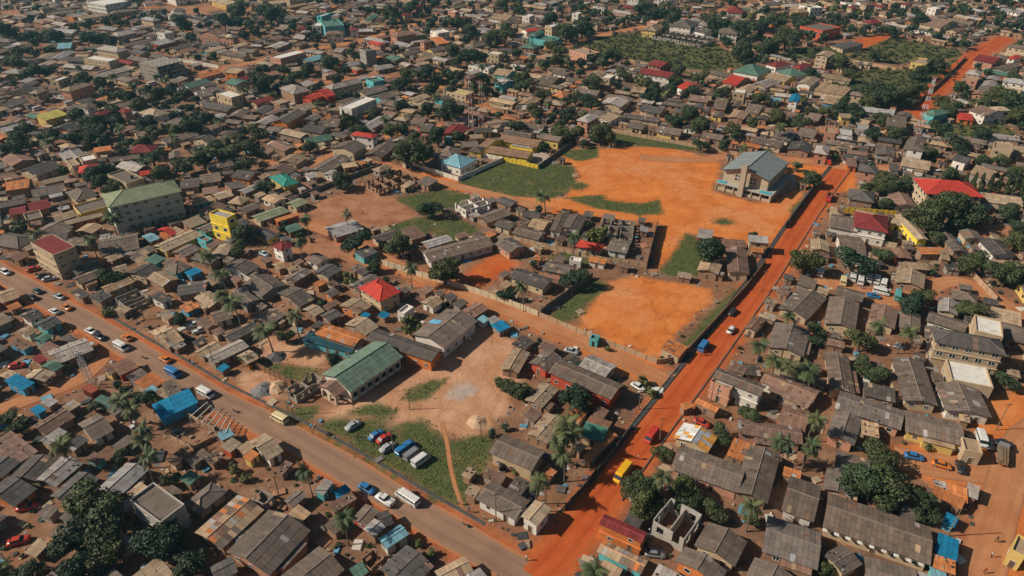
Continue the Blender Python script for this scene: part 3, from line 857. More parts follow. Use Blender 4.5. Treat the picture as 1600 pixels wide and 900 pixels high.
# ------------------------------------------------------------ trees read off the photograph: kind x y r (crown centre and radius in window pixels); t tree, p palm, b light bush, c cypress
TREES = """
@0,0,4
t 1200 230 45 t 1130 140 60 t 1400 130 60 t 1490 60 60 t 600 230 70 t 690 240 60 t 540 240 50 t 330 220 60 t 190 210 50 t 40 190 60 t 300 310 45 t 900 100 40 t 1000 110 35 t 1060 560 50 t 800 600 50 t 620 650 50 t 560 740 80 t 700 700 60 t 480 720 60 t 870 660 60 t 1030 660 45 t 1100 710 40 p 740 800 40 t 1180 780 70 t 1280 740 60 p 1370 740 60 t 1500 860 50 b 1090 810 60 t 90 870 50 t 150 800 50 p 310 875 50 p 1520 560 50 t 60 370 60 t 110 390 50
@400,0,4
t 85 80 80 t 845 80 60 t 960 40 60 t 1255 140 65 t 1065 195 35 t 320 220 35 t 1100 270 30 t 860 300 40 t 610 340 50 t 455 390 60 t 825 385 35 t 680 415 30 t 300 470 45 t 560 430 40 t 940 460 50 t 1060 455 55 t 1120 490 40 t 920 520 50 t 1230 520 45 t 40 510 90 t 0 470 60 b 110 600 40 t 1230 300 70 t 1370 340 80 t 1500 230 70 t 1560 190 60 t 1350 190 50 t 550 590 40 t 625 595 40 t 915 655 50 t 1070 670 65 t 1215 695 80 t 725 695 55 c 545 740 30 t 600 750 60 t 920 800 50 t 1510 715 40 t 1260 850 50 p 400 650 45 t 470 660 35 p 800 740 40 p 1110 600 40 t 1530 20 50
@800,0,4
t 505 520 65 t 895 545 50 t 870 600 55 t 850 500 40 t 500 630 70 t 400 610 50 t 560 830 80 t 150 710 50 t 255 725 45 t 30 780 60 t 1310 575 55 t 1110 700 70 t 1020 750 60 t 1180 790 70 t 1500 770 50 t 440 390 45 t 320 380 40 t 110 410 40 t 60 480 60 t 80 530 60 t 240 110 50 t 440 170 70 t 340 200 70 t 520 70 30 t 820 50 60 t 900 90 50 t 1010 115 50 t 1250 130 60 t 1340 150 60 t 1460 170 80 t 1560 150 60 t 1240 275 35 t 1360 260 40 t 1440 310 70 t 1560 290 60 t 590 850 50 t 190 590 50 t 65 75 30
@1200,0,4
t 60 130 60 t 230 150 50 t 350 135 30 t 120 235 90 t 10 290 60 t 450 380 60 t 740 345 50 t 700 180 40 t 780 190 50 t 945 120 60 t 930 70 40 t 940 445 60 t 1060 400 60 t 520 460 60 t 600 560 80 t 700 590 90 t 450 640 60 t 620 640 50 t 820 600 80 t 920 560 60 t 560 690 60 t 350 690 50 t 60 720 60 t 195 770 50 p 75 790 45 t 660 830 50 t 790 830 60 t 1100 640 60 t 1200 550 50 t 1310 410 35 t 1385 455 40 t 1530 470 50 t 1260 460 30 t 1430 600 80 t 1540 650 90 t 1200 660 40 t 1180 890 70 t 1340 840 60 t 1580 780 35 t 150 565 40 t 1050 220 40 t 1150 250 40 t 1240 270 40 t 1580 160 40 c 1235 235 25
@0,225,4
p 915 95 55 p 690 450 60 p 560 580 55 p 215 545 50 t 690 270 60 t 620 230 60 t 120 520 55 t 680 830 75 p 1300 680 60 p 1390 810 65 t 1520 560 75 t 1480 640 60 p 1330 40 55 t 1450 40 80 t 1560 20 60 t 400 160 45 t 90 20 70
@400,225,4
t 970 60 110 t 1080 50 50 t 620 600 85 t 890 630 95 t 1180 780 115 t 1090 400 70 p 265 600 45 t 60 260 60 p 560 440 12 b 580 850 60 t 330 10 50
@800,225,4
p 212 325 60 b 530 560 75 t 490 495 40 p 390 570 50 t 1225 665 110 t 390 830 85 t 1510 575 55 p 70 880 45 t 140 750 40 t 170 400 40
@1200,225,4
t 270 215 60 t 180 130 40 t 240 720 115 t 545 735 120 t 735 690 70 t 1000 440 120 t 1180 410 130 t 1270 420 100 t 1165 500 60 t 1510 415 70 t 1270 720 90 t 1560 600 80 t 1500 800 110 t 740 370 50 t 800 270 70 t 700 265 60 t 870 250 60 t 620 260 50 t 1010 50 60 t 1210 35 50 t 1340 100 50 t 1460 95 50 t 1140 190 60 t 1540 160 50 t 1060 580 50 t 1560 510 50 t 430 75 35 c 1240 220 28 c 1290 225 30 c 1340 230 30 c 1395 235 32 c 1445 240 32 c 1500 250 32 c 1550 255 32 c 1590 260 32
@0,450,4
p 1360 30 60 p 1470 90 80 p 760 690 85 p 820 760 60 p 890 880 60 t 110 850 80 t 1120 190 50 t 1545 440 50 t 735 590 40 t 775 630 40 t 40 800 60
@400,450,4
b 960 240 85 t 490 440 55 p 240 160 60 p 70 250 80 t 1560 600 65 t 410 90 45 t 1570 30 65 t 180 290 60
@800,450,4
t 40 640 75 t 400 690 100 p 350 830 90 t 170 320 30 b 600 380 25 b 810 580 45 b 870 650 40 p 1560 350 60 p 390 890 80 p 300 870 60
@1200,450,4
p 140 185 55 t 310 250 60 t 300 320 55 p 50 460 70 p 150 470 70 p 290 520 85 t 585 325 90 t 590 480 80 t 705 545 70 t 1255 115 90 p 690 230 55 p 860 260 60 p 290 800 65 t 900 100 90 t 960 40 70
@0,675,4
t 560 420 170 t 640 560 160 t 440 640 150 t 640 760 140 t 980 680 165 t 1040 640 110 t 1180 820 100 t 500 850 120 t 180 860 80 p 40 840 70 p 380 70 75 p 880 60 70 p 900 170 70 t 740 160 60 t 1060 290 70 b 1460 230 50 b 1540 290 40
@400,675,4
p 320 250 60 p 545 540 75 b 1015 700 35 b 1095 760 38 t 1530 80 40
@700,660,5.696
p 790 490 110 p 1050 290 100 p 1000 80 110 p 940 170 90 t 390 80 55 b 605 430 40 t 500 30 50
@1000,660,5.696
p 220 490 95 t 60 600 150 t 400 580 150 t 430 690 130 t 130 720 130 t 660 790 110 p 1010 730 110 t 990 850 80 p 1510 200 80 p 1230 160 45 p 1300 190 50
@800,675,4
p 500 840 95 t 780 340 110 t 820 440 110
@1200,675,4
t 710 130 135 t 600 320 150 t 720 330 150 t 760 430 90 t 985 455 105 b 1000 95 38 t 345 845 60 p 265 80 60
"""
def parse_trees(txt):
    out = []; o = (0, 0, 4)
    for ln in txt.strip().splitlines():
        if ln[0] == '@': o = tuple(float(v) for v in ln[1:].split(',')); continue
        f = ln.split()
        for i in range(0, len(f), 4):
            k = f[i]; x, y, r = o[0]+float(f[i+1])/o[2], o[1]+float(f[i+2])/o[2], float(f[i+3])/o[2]
            g = G(x, y, 5.0); rm = r / scale_at(g)
            hc = {'t': .88*rm+.5, 'p': max(5.0, 8.5 if y > 350 else 8.0), 'b': rm*.8, 'c': rm*2.6}[k]
            p = G(x, y, hc); out.append(dict(k=k, p=p.to_2d(), r=max(1.0, r/scale_at(p)), h=hc))
    return out
TREE = parse_trees(TREES)
for t_ in TREE:
    ys, xs = occ_sel(t_['p'].x-1, t_['p'].x+1, t_['p'].y-1, t_['p'].y+1); occ[ys, xs] |= 8
# ------------------------------------------------------------ vehicles, walls, poles and people read off the photograph
VEH = [
 ('car','green',59,457,-20,-10,'dark green car at the left end of the paved road'),('car','black',52,467,-20,-10,'black car beside the dark green car, left end of road'),('pickup','silver',94,466,20,8,'silver pickup parked off the paved road near the left edge'),('car','orange',105,483,20,10,'orange-red taxi on the left stretch of the paved road'),('car','white',86,489,-20,-10,'white car pulled off beside the green-roofed shacks'),
 ('car','white',143,520,20,10.5,'white car on the paved road just ahead of a black car'),('car','black',157,529,20,10.5,'black car on the paved road behind the white car'),('car','orange',199,530,-20,-10.5,'orange taxi passing the white van on the paved road'),('van','white',191,545,20,11,'white van on the paved road beside the patched market shed'),('car','orange',259,564,-20,-10.5,'orange taxi on the paved road just above the blue van'),('van','blue',272,586,20,11,'blue van in the middle of the paved road'),('van','white',323,618,20,11,'white van on the paved road above the white beams'),
 ('pickup','white',305,510,18,-6,'white pickup parked left of the white gabled house'),('pickup','white',313,519,18,-6,'white pickup parked nearest the road below the other white pickup'),('car','red',28,574,20,-3,'red car parked behind the blue tarpaulin hut'),('suv','white',10,428,20,11,'white car at the extreme left of the paved road'),('car','red',53,423,20,-6,'red car in front of the maroon-roofed block'),('car','black',70,433,20,-4,'black car parked at the corner of the maroon-roofed block'),('car','silver',78,438,20,-4,'silver car parked lowest before the maroon-roofed block'),('car','pale',413,399,16,8,'pale blue car beside the white house with maroon hip roof'),
 ('van','cream',437,657,-20,-10,'cream van on the paved road below the church hall'),('car','silver',552,668,14,-9,'silver car on the grass nearest the church hall'),('car','blue',588,683,14,-9,'blue car parked on grass left of the red car'),('car','red',601,688,14,-9,'red car parked on the grass beside the paved road'),('car','silver',606,702,14,-9,'silver-brown car parked below the red car on grass'),('bus','blue',634,703,14,-10,'blue minibus parked on the grass',.88),('van','grey',645,713,14,-10,'grey van between the blue minibus and a white van',.92),('van','white',658,722,14,-10,'white van parked at the right of the grass row',.95),
 ('car','blue',574,766,20,12,'blue taxi on the paved road beside the blue stall'),('pickup','white',602,784,-20,-13,'white pickup stopped at the roadside shacks',1.15),('bus','white',637,781,-20,-13,'white minibus on the paved road beside the grass plot'),
 ('car','black',1144,490,-13,17,'black car on the red road, farthest of three'),('car','white',1142,518,13,-17,'white car on the red road beside the sandy field'),('van','blue',1099,544,13,-17,'blue van on the red road near the rust shed'),('car','silver',893,551,20,6,'silver car parked on the dirt lane by small kiosk'),('car','white',997,607,14,8,'white car parked beside the bushes by the red road'),('suv','silver',1162,643,14,-10,'silver car in front of the white roadside house'),('car','red',1096,663,16,7,'red car behind the white and yellow roof'),
 ('van','red',1017,685,-13,17,'red van on the red road above the yellow bus'),('bus','yellow',972,743,-13,17,'bright yellow minibus on the red dirt road'),('car','black',1027,833,18,8,'black car beside the pale roofless house frame'),('car','grey',1023,868,18,2,'dark grey car in the shade below the roofless frame'),
 ('car','blue',1427,716,20,4,'blue car in the dirt yard beside the big trees'),('car','orange',1470,729,20,6,'orange taxi in the dirt yard'),('car','black',1500,733,5,16,'black car rightmost in the dirt yard'),('timber_truck','grey',1564,715,1,-20,'truck loaded with timber on the right-hand dirt street'),('van','white',1532,690,4,12,'white van beside the small cream flat-roofed house'),('car','black',1544,697,4,12,'black car right of the white van near flat-roofed house'),('car','black',1567,696,20,4,'black car beyond the timber truck'),
 ('tanker','red',1286,256,20,4,'red tanker truck at the far end of the red road'),('truck','red',1295,312,-10,17,'small red truck on the red road below the tanker'),('van','white',1282,429,6,-14,'white van parked leftmost under the trees'),('van','cream',1317,442,2,-14,'cream van, first of the tight parked row'),('van','white',1332,436,2,-14,'white van second in the tight parked row'),('van','white',1344,441,2,-14,'white van third in the tight parked row'),('van','white',1357,438,2,-14,'white van fourth in the tight parked row'),('van','white',1369,440,3,-14,'white van fifth in the tight parked row'),('van','white',1380,446,4,-13,'white van at the right end of the parked row'),('car','black',1265,433,14,-4,'black car left of the parked white vans'),
 ('van','white',1376,459,16,4,'white van parked below the row beside a blue pickup'),('pickup','blue',1364,465,18,3,'blue pickup below the parked white vans'),('bus','teal',1402,464,2,-14,'teal minibus right of the blue pickup'),('suv','white',1466,271,14,-2,'white car behind the blue-black hip roof houses'),('car','silver',1535,299,14,-3,'silver car leftmost behind the long red-roofed house'),('car','red',1555,304,14,-3,'red car parked behind the long red-roofed house'),('car','black',1573,304,14,-3,'black car third behind the long red-roofed house'),('car','white',1590,307,14,-3,'white car at the right edge behind red-roofed house'),
 ('car','red',44,795,20,-4,'red car under the trees in the lower left yard'),('car','red',31,848,18,-5,'red car lowest in the bottom left yard'),('bus','white',239,133,16,-4,'white minibus on the far street beside the concrete shell'),('van','white',60,172,16,-4,'white van on the far street at the left'),('van','pale',110,164,16,-4,'pale van on the far street left of the concrete shell'),('car','silver',32,184,16,-4,'silver car at the left end of the far street'),('car','white',420,92,16,-4,'white car on the far street right of the shell'),('car','black',330,113,16,-4,'black car on the far street past the shell'),
]
CRM, TAN, GRY, BRN, YEL, WHT, DRK = (.52,.42,.28), (.38,.25,.15), (.16,.13,.11), (.22,.12,.07), (.62,.42,.05), (.58,.53,.46), (.09,.075,.065)
BOUND = [
 ('cream panelled wall along the upper side of the dirt lane', [(597,414),(660,433),(740,457),(800,478),(841,494)], 2.0, CRM),
 ('tan panelled fence wall along the front of the sandy field', [(843,495),(900,519),(960,543),(1026,569),(1058,564)], 1.7, TAN),
 ('dark grey wall between the sandy field and dark-roofed house', [(845,492),(888,460),(926,434)], 2.2, GRY),
 ('brown wall between the sandy field and the red road', [(1064,562),(1110,512),(1164,453),(1196,412)], 1.8, BRN),
 ('dark buttressed wall beside the red road below the church', [(1226,357),(1257,315),(1281,283)], 2.2, DRK, 2.0),
 ('white wall round the blue-roofed house', [(654,263),(716,283),(786,252),(742,243)], 2.0, WHT),
 ('yellow wall in front of the long brown-roofed classrooms', [(787,252),(841,264)], 2.0, YEL, 2.4),
 ('grey wall on the right of the yellow school', [(841,264),(905,218)], 2.0, GRY),
 ('tan panelled wall behind the orange dirt pitch', [(955,206),(1010,217),(1062,226),(1110,235),(1152,243)], 1.8, TAN),
 ('dark wall on the far side of the bare brown field', [(467,311),(530,286),(598,261)], 2.0, GRY),
 ('brown wall at the left corner of the bare brown field', [(402,348),(440,362),(486,380)], 1.8, BRN, 2.4),
 ('brown fence wall beside the gravel pile and church hall', [(400,574),(430,589),(456,602)], 1.8, BRN, 2.0),
 ('tan wall along the lane at the far right', [(1494,410),(1520,434),(1556,472)], 2.0, TAN),
 ('yellow wall right of the red road beside the blue-black hip roof', [(1307,331),(1350,334),(1402,338)], 2.2, YEL, 2.2),
 ('dark wall along the left edge of the red road', [(884,797),(930,743),(960,706),(988,668)], 1.7, DRK, 2.6),
 ('pale wall below the blue canopy by the paved road', [(290,650),(336,674)], 1.6, TAN),
 ('low pale wall round the bare plot behind the canopy', [(255,680),(304,703),(334,687)], 1.2, TAN),
 ('cream wall between the red-hipped houses and the weeds', [(815,378),(870,392),(940,408),(1010,418)], 1.8, TAN),
 ('high brown wall beside the empty concrete yard', [(1010,420),(1019,384),(1027,353)], 3.0, BRN),
 ('cream wall in front of the dark-red-roofed white house', [(1290,366),(1320,372),(1352,380),(1400,388)], 2.0, CRM),
 ('white wall beside the far grey concrete shell', [(278,96),(310,101),(342,107)], 2.2, WHT, 4),
 ('white wall near the top left corner', [(24,27),(50,31),(80,36)], 2.4, WHT, 5),
 ('dark wall left of the far red street', [(1424,172),(1446,152),(1480,122),(1508,92)], 2.0, DRK, 4),
 ('tan wall crossing the far overgrown plots', [(1305,93),(1350,101),(1400,110)], 2.0, TAN, 4),
 ('tan wall below the far scrub field', [(935,88),(990,98),(1050,110),(1140,118)], 1.8, TAN, 4),
]
POLES = [(226,500,9,'by the roadside kiosks'),(336,575,8,'by the orange canopy stalls'),(458,648,8,'at the mouth of the church hall track'),(615,705,7,'beside the cars on the grass'),(775,815,9,'before the long shop roof'),(852,800,8,'beside the palm at the road corner'),(1110,628,8,'left of the white roadside house'),(1030,690,8,'beside the red van'),(1232,352,9,'at the church wall corner'),(818,487,7,'at the end of the cream lane wall'),(998,640,7,'among the bushes by the lane mouth'),(1480,838,9,'beside the blue shed roof'),(1556,672,9,'near the timber truck'),(1400,620,8,'right of the two round trees'),(1285,560,9,'beside the palms behind the brown roofs'),(438,782,8,'behind the tan shacks by the paved road'),(550,580,7,'left of the church hall'),(640,640,6,'on the sandy yard'),(752,690,7,'at the top of the grass plot'),(1185,560,8,'beside the red-painted yard'),(475,200,8,'beside the orange-walled house'),(884,180,8,'in the far dirt yard'),(1190,455,8,'where the field wall meets the red road')]
PEOPLE = [(733,801,'blue','in blue standing before the long shop roof'),(757,812,'white','in white walking on the verge before the shop'),(718,789,'silver','in grey beside the stalls at the shop end'),(823,876,'white','in white crossing at the road junction'),(870,822,'black','in black at the edge of the red road'),(1095,556,'blue','in blue walking below the blue van'),(1102,555,'red','in red walking below the blue van'),(997,718,'white','in white on the red road above the yellow bus'),(1556,847,'black','in black on the right-hand dirt street'),(1548,871,'white','in white on the right-hand dirt street'),(1537,896,'red','in red at the bottom of the dirt street'),(567,335,'red','in red on the bare brown field'),(602,339,'white','in white on the bare brown field'),(735,535,'white','in white beside the long grey hall'),(559,684,'cream','in cream by the cars on the grass'),(298,568,'black','in black crossing the paved road'),(633,478,'blue','in blue on the dirt lane')]

def reserve(x, y, r):
    p = G(x, y); ys, xs = occ_sel(p.x-r, p.x+r, p.y-r, p.y+r); occ[ys, xs] |= 16
for v in VEH: reserve(v[2], v[3], 3.2)
for q in POLES: reserve(q[0], q[1], 1)
for q in PEOPLE: reserve(q[0], q[1], 2)
for x, y, r in ((411,609,4),(433,606,4),(746,660,3),(432,558,3),(1050,707,4),(760,332,3),(146,617,3),(144,604,2),(736,204,2),(752,204,2),(1431,213,2),(300,640,5),(322,655,6),(340,668,4)): reserve(x, y, r)
for b_ in BOUND:
    for p0, p1 in zip(b_[1], b_[1][1:]):
        a, c = G(*p0), G(*p1); n = max(2, int((c-a).length/1.5))
        for k in range(n+1): q = a.lerp(c, k/n); ys, xs = occ_sel(q.x-.8, q.x+.8, q.y-.8, q.y+.8); occ[ys, xs] |= 16
# ------------------------------------------------------------ fill the rest of the town: far trees first, then houses aligned with their neighbours
SC = np.array([(s['c'].x, s['c'].y) for s in SPEC]); SA = np.array([s['a'] for s in SPEC])
def local_angle(x, y):
    d2 = (SC[:, 0]-x)**2 + (SC[:, 1]-y)**2; i = np.argsort(d2)[:5]; wt = 1/(d2[i]+30)
    return math.atan2((np.sin(4*SA[i])*wt).sum(), (np.cos(4*SA[i])*wt).sum())/4
def in_view(x, y, m=40):
    if y < 60 or y > 960: return False
    px, py = PX((x, y, 0)); return -m < px < 1600+m and -75 < py < 900+m
def rand_spot(img=False):
    while True:
        if img:
            p = G(random.uniform(-40, 1640), random.uniform(120, 940)); return p.x, p.y
        y = random.uniform(70, 950); x = random.uniform(-690, 690)
        if in_view(x, y): return x, y
from mathutils import noise as mnoise
def cell_free(x, y, bits=255): 
    i, j = int(y-OY), int(x-OX); return 0 <= i < OM and 0 <= j < ON and not (occ[i, j] & bits)
for q in range(5200):
    x, y = rand_spot(); far = min(1, max(0, (y-190)/350)); n_ = mnoise.noise((x*.022, y*.022, 3.3))*1.5
    if n_ + random.uniform(-.2, .2) < .50 - .36*far - (.12 if x > 60 else 0) or not cell_free(x, y, 1|2|4|8): continue
    r = random.uniform(2.4, 5.4) if y > 260 else random.uniform(1.5, 3.0)
    k = 'p' if random.random() < .10 else ('b' if random.random() < .05 else 't')
    if k == 'p': r = random.uniform(2.4, 3.2)
    TREE.append(dict(k=k, p=Vector((x, y)), r=r, h=(8.0 if k == 'p' else .95*r)))
    ys, xs = occ_sel(x-r*.5, x+r*.5, y-r*.5, y+r*.5); occ[ys, xs] |= 8
RW = ['G']*32 + ['D']*12 + ['T']*18 + ['L']*17 + ['B']*10 + ['O']*2 + ['M']*1 + ['N']*1
WW = ['c']*30 + ['w']*9 + ['b']*30 + ['p']*9 + ['y']*3 + ['o']*1 + ['g']*16 + ['t']*1 + ['r']*1
for size, tries in ((0, 26000), (1, 40000), (2, 36000)):
    for q in range(tries):
        x, y = rand_spot(q % 2 == 0)
        if not cell_free(x, y): continue
        if size == 2 and (y > 420 or y < 210) and random.random() < .7: continue
        far = y > 330
        L, Wd = ((random.uniform(11, 24), random.uniform(7, 10.5)), (random.uniform(7, 10.5), random.uniform(5, 7)), (random.uniform(3, 5), random.uniform(2.6, 3.6)))[size]
        a = local_angle(x, y) + (math.pi/2 if (hash((int(x//34), int(y//34))) % 2 if random.random() < .8 else random.random() < .5) else 0) + random.gauss(0, .025); c = Vector((x, y))
        ys, xs, mk = rect_cells(c, L, Wd, a, (.45, .3, .2)[size])
        if mk.sum() < 6 or (occ[ys, xs][mk]).any(): continue
        ys, xs, mk = rect_cells(c, L, Wd, a, .2); occ[ys, xs][mk] |= 4
        u = random.random(); sh = 'g' if u < .80 else ('h' if u < .90 else ('s' if u < .96 else 'f'))
        h = random.uniform(2.4, 2.9); rc = random.choice(RW); wc = random.choice(WW)
        if y < 260 and rc in 'RMNCO': rc = 'G'
        if size < 2 and y < 200 and random.random() < .5: wc = random.choice('bbgcp')
        if size == 2: sh = 's'; h = random.uniform(2.0, 2.4); rc = random.choice('GTLBTBGGTBDDGO'); wc = random.choice('bbbbggccb')
        elif random.random() < (.09 if far else .03): h = random.uniform(5.6, 6.4); sh = random.choice('hhf'); wc = random.choice('wccpcw'); rc = random.choice('GTLGMBG') if sh == 'h' else 'W'
        SPEC.append(dict(sh=sh, rc=rc, wc=wc, h=h, c=c, L=L, W=Wd, a=a, mark=None, cat=None, src='fill'))
for s in SPEC:
    s['px'] = PX((s['c'].x, s['c'].y, s['h'])); s['area'] = s['L']*s['W']*scale_at((s['c'].x, s['c'].y, 3))**2 * .6
    if not s['cat']: s['cat'] = 'unfinished building' if s['sh'] in 'uk' else ('shack' if s['L']*s['W'] < 30 else 'house')
    x, y = s['px']; s['vis'] = -30 < x < 1630 and -12 < y < 930
by = {}
for s in SPEC: by.setdefault(s['cat'], []).append(s)
for cat, l in by.items():
    l.sort(key=lambda s: -s['area'] * (1 if s['vis'] else .01) * (100 if s['mark'] else 1))
    for i, s in enumerate(l): s['solo'] = i < 300 and s['vis']
# ------------------------------------------------------------ labels that single out one thing
LM = [("pale green long block",(225,325)),("yellow four-storey block",(347,350)),("maroon flat-roofed block",(80,390)),("blue roadside canopy",(272,632)),("green-roofed church hall",(570,570)),("red-roofed cream house",(596,460)),("L-shaped school",(740,385)),("yellow-walled school",(795,240)),("grey-roofed church",(1180,262)),("twin lattice masts",(743,190)),("long red-roofed house",(1485,295)),("parked white vans",(1340,440)),("tan three-storey block",(1515,555)),("chequered-eave roof",(1370,820)),("yellow bus",(972,742)),("pale roofless frame",(1065,815)),("sandy field",(1000,490)),("red-walled hall",(905,590)),("white roadside house",(1155,600)),("tall turquoise house",(518,40)),("grey concrete shell",(250,105)),("scrub field",(1030,80)),("red-white mast",(1440,190)),("green-roofed villa",(442,280)),("parapet house",(250,785)),("grass car park",(640,710)),("road junction",(850,880)),("maroon-hipped white house",(1360,360)),("small lattice mast",(143,600)),("bare brown field",(560,325)),("bright-blue-roofed house",(1240,158)),("maroon-roofed terrace",(1027,117)),("cream gabled tower house",(1298,85)),("orange-walled house",(450,182)),("grey hip-roofed house",(470,143)),("green-roofed turquoise house",(1462,180)),("blue tarpaulin hut",(32,598)),("patched market shed",(105,548)),("white top-edge block",(168,8)),("timber truck",(1564,715)),("blue shed roof",(1480,855)),("orange dirt pitch",(1020,270)),("teal-roofed green house",(615,838)),("blue hip-roofed house",(716,250))]
ORD = ['nearest','second','third','fourth','fifth','sixth','seventh','eighth','ninth','tenth','eleventh','twelfth','thirteenth','fourteenth','fifteenth','sixteenth','seventeenth','eighteenth','nineteenth','twentieth']
def ordn(i): return ORD[i] if i < 20 else 'number %d' % (i+1)
def make_labels(items):
    """items: (object, description, (px, py)); writes unique labels"""
    groups = {}
    for o, desc, p in items:
        d, nm, q = min(((math.hypot(p[0]-l[1][0], (p[1]-l[1][1])*1.4), l[0], l[1]) for l in LM))
        dx, dy = p[0]-q[0], (p[1]-q[1])*1.4
        rel = ('right of' if dx > 0 else 'left of') if abs(dx) > abs(dy) else ('in front of' if dy > 0 else 'behind')
        groups.setdefault((desc, rel, nm), []).append((d, o))
    for (desc, rel, nm), l in groups.items():
        l.sort(key=lambda k: k[0])
        for i, (d, o) in enumerate(l):
            o['label'] = '%s %s the %s' % (desc, rel, nm) if len(l) == 1 else '%s, %s of these %s the %s' % (desc, ordn(i), rel, nm)
            if len(o['label'].split()) > 16: o['label'] = o['label'].replace(' of these', '').replace(' walls', ' walls', 1)
# ------------------------------------------------------------ houses
CUR = [1.0, 1.0]
def sheet_col(rc, i=0, r=random):
    c = sheet_col0(rc, i, r); k, h_ = CUR; return (min(1, c[0]*k*h_), min(1, c[1]*k), min(1, c[2]*k/h_))
def sheet_col0(rc, i=0, r=random):
    if rc in 'RMNQCVPKYyUZzS': return jit(ROOFC[rc], .07)
    if rc == 'I': return jit(ROOFC['I'] if i else (.03, .075, .10), .08)
    if rc == 'H': return jit(ROOFC['H'] if not i else (.24, .12, .075), .10)
    if rc == 'X': return jit(random.choice([(.66,.63,.60),(.66,.63,.60),(.62,.30,.06)]) if i else random.choice([(.60,.27,.05),(.36,.35,.35)]), .08)
    if rc == 'J': return jit(ROOFC[random.choice('TTTGLOB')], .2)
    if rc == 'W': return jit(ROOFC['W'], .05)
    u = r.random()
    if u < .03: return jit(ROOFC[random.choice('BTB')], .2)
    if u < .045: return jit(ROOFC['L'], .2)
    return jit(ROOFC[rc], .13)
def slope(mb, e0, e1, r0, r1, rc, side, sw=1.15, sl=2.1, top=None):
    """sheets on a slope between eave e0-e1 and ridge r0-r1, over a thin deck"""
    e0, e1, r0, r1 = (Vector(k) for k in (e0, e1, r0, r1)); n = max(1, round((e1-e0).length/sw)); k = max(1, round(((r0-e0).length)/sl))
    nrm = (e1-e0).cross(r0-e0).normalized()
    patch = [sheet_col(rc, side) for _ in range(4)]
    band = random.random()
    for i in range(n):
        stk = random.uniform(.86, 1.12)
        for j in range(k):
            ga, gc = .022/max(.5, (e1-e0).length/n), .025/max(.5, (r0-e0).length/k); a, b_ = (i+ga)/n, (i+1-ga)/n; c, d = (j+gc)/k, (j+1-gc)/k
            q = [e0.lerp(e1, a).lerp(r0.lerp(r1, a), c), e0.lerp(e1, b_).lerp(r0.lerp(r1, b_), c), e0.lerp(e1, b_).lerp(r0.lerp(r1, b_), d), e0.lerp(e1, a).lerp(r0.lerp(r1, a), d)]
            z = random.uniform(.0, .03)
            q = [q[0]+nrm*(z+.035), q[1]+nrm*(z+.035), q[2]+nrm*z, q[3]+nrm*z]
            cc = sheet_col(rc, side); mb.quad([tuple(v) for v in q], tuple(min(1, v*stk) for v in cc))
    dk = tuple(c*.6 for c in ROOFC[rc]) if rc in ROOFC else (.1,.1,.1)
    mb.quad([tuple(v - nrm*.05) for v in (e0, r0, r1, e1)], dk)
    mb.quad([tuple(e0-nrm*.05), tuple(e1-nrm*.05), tuple(e1+nrm*.03), tuple(e0+nrm*.03)], dk)
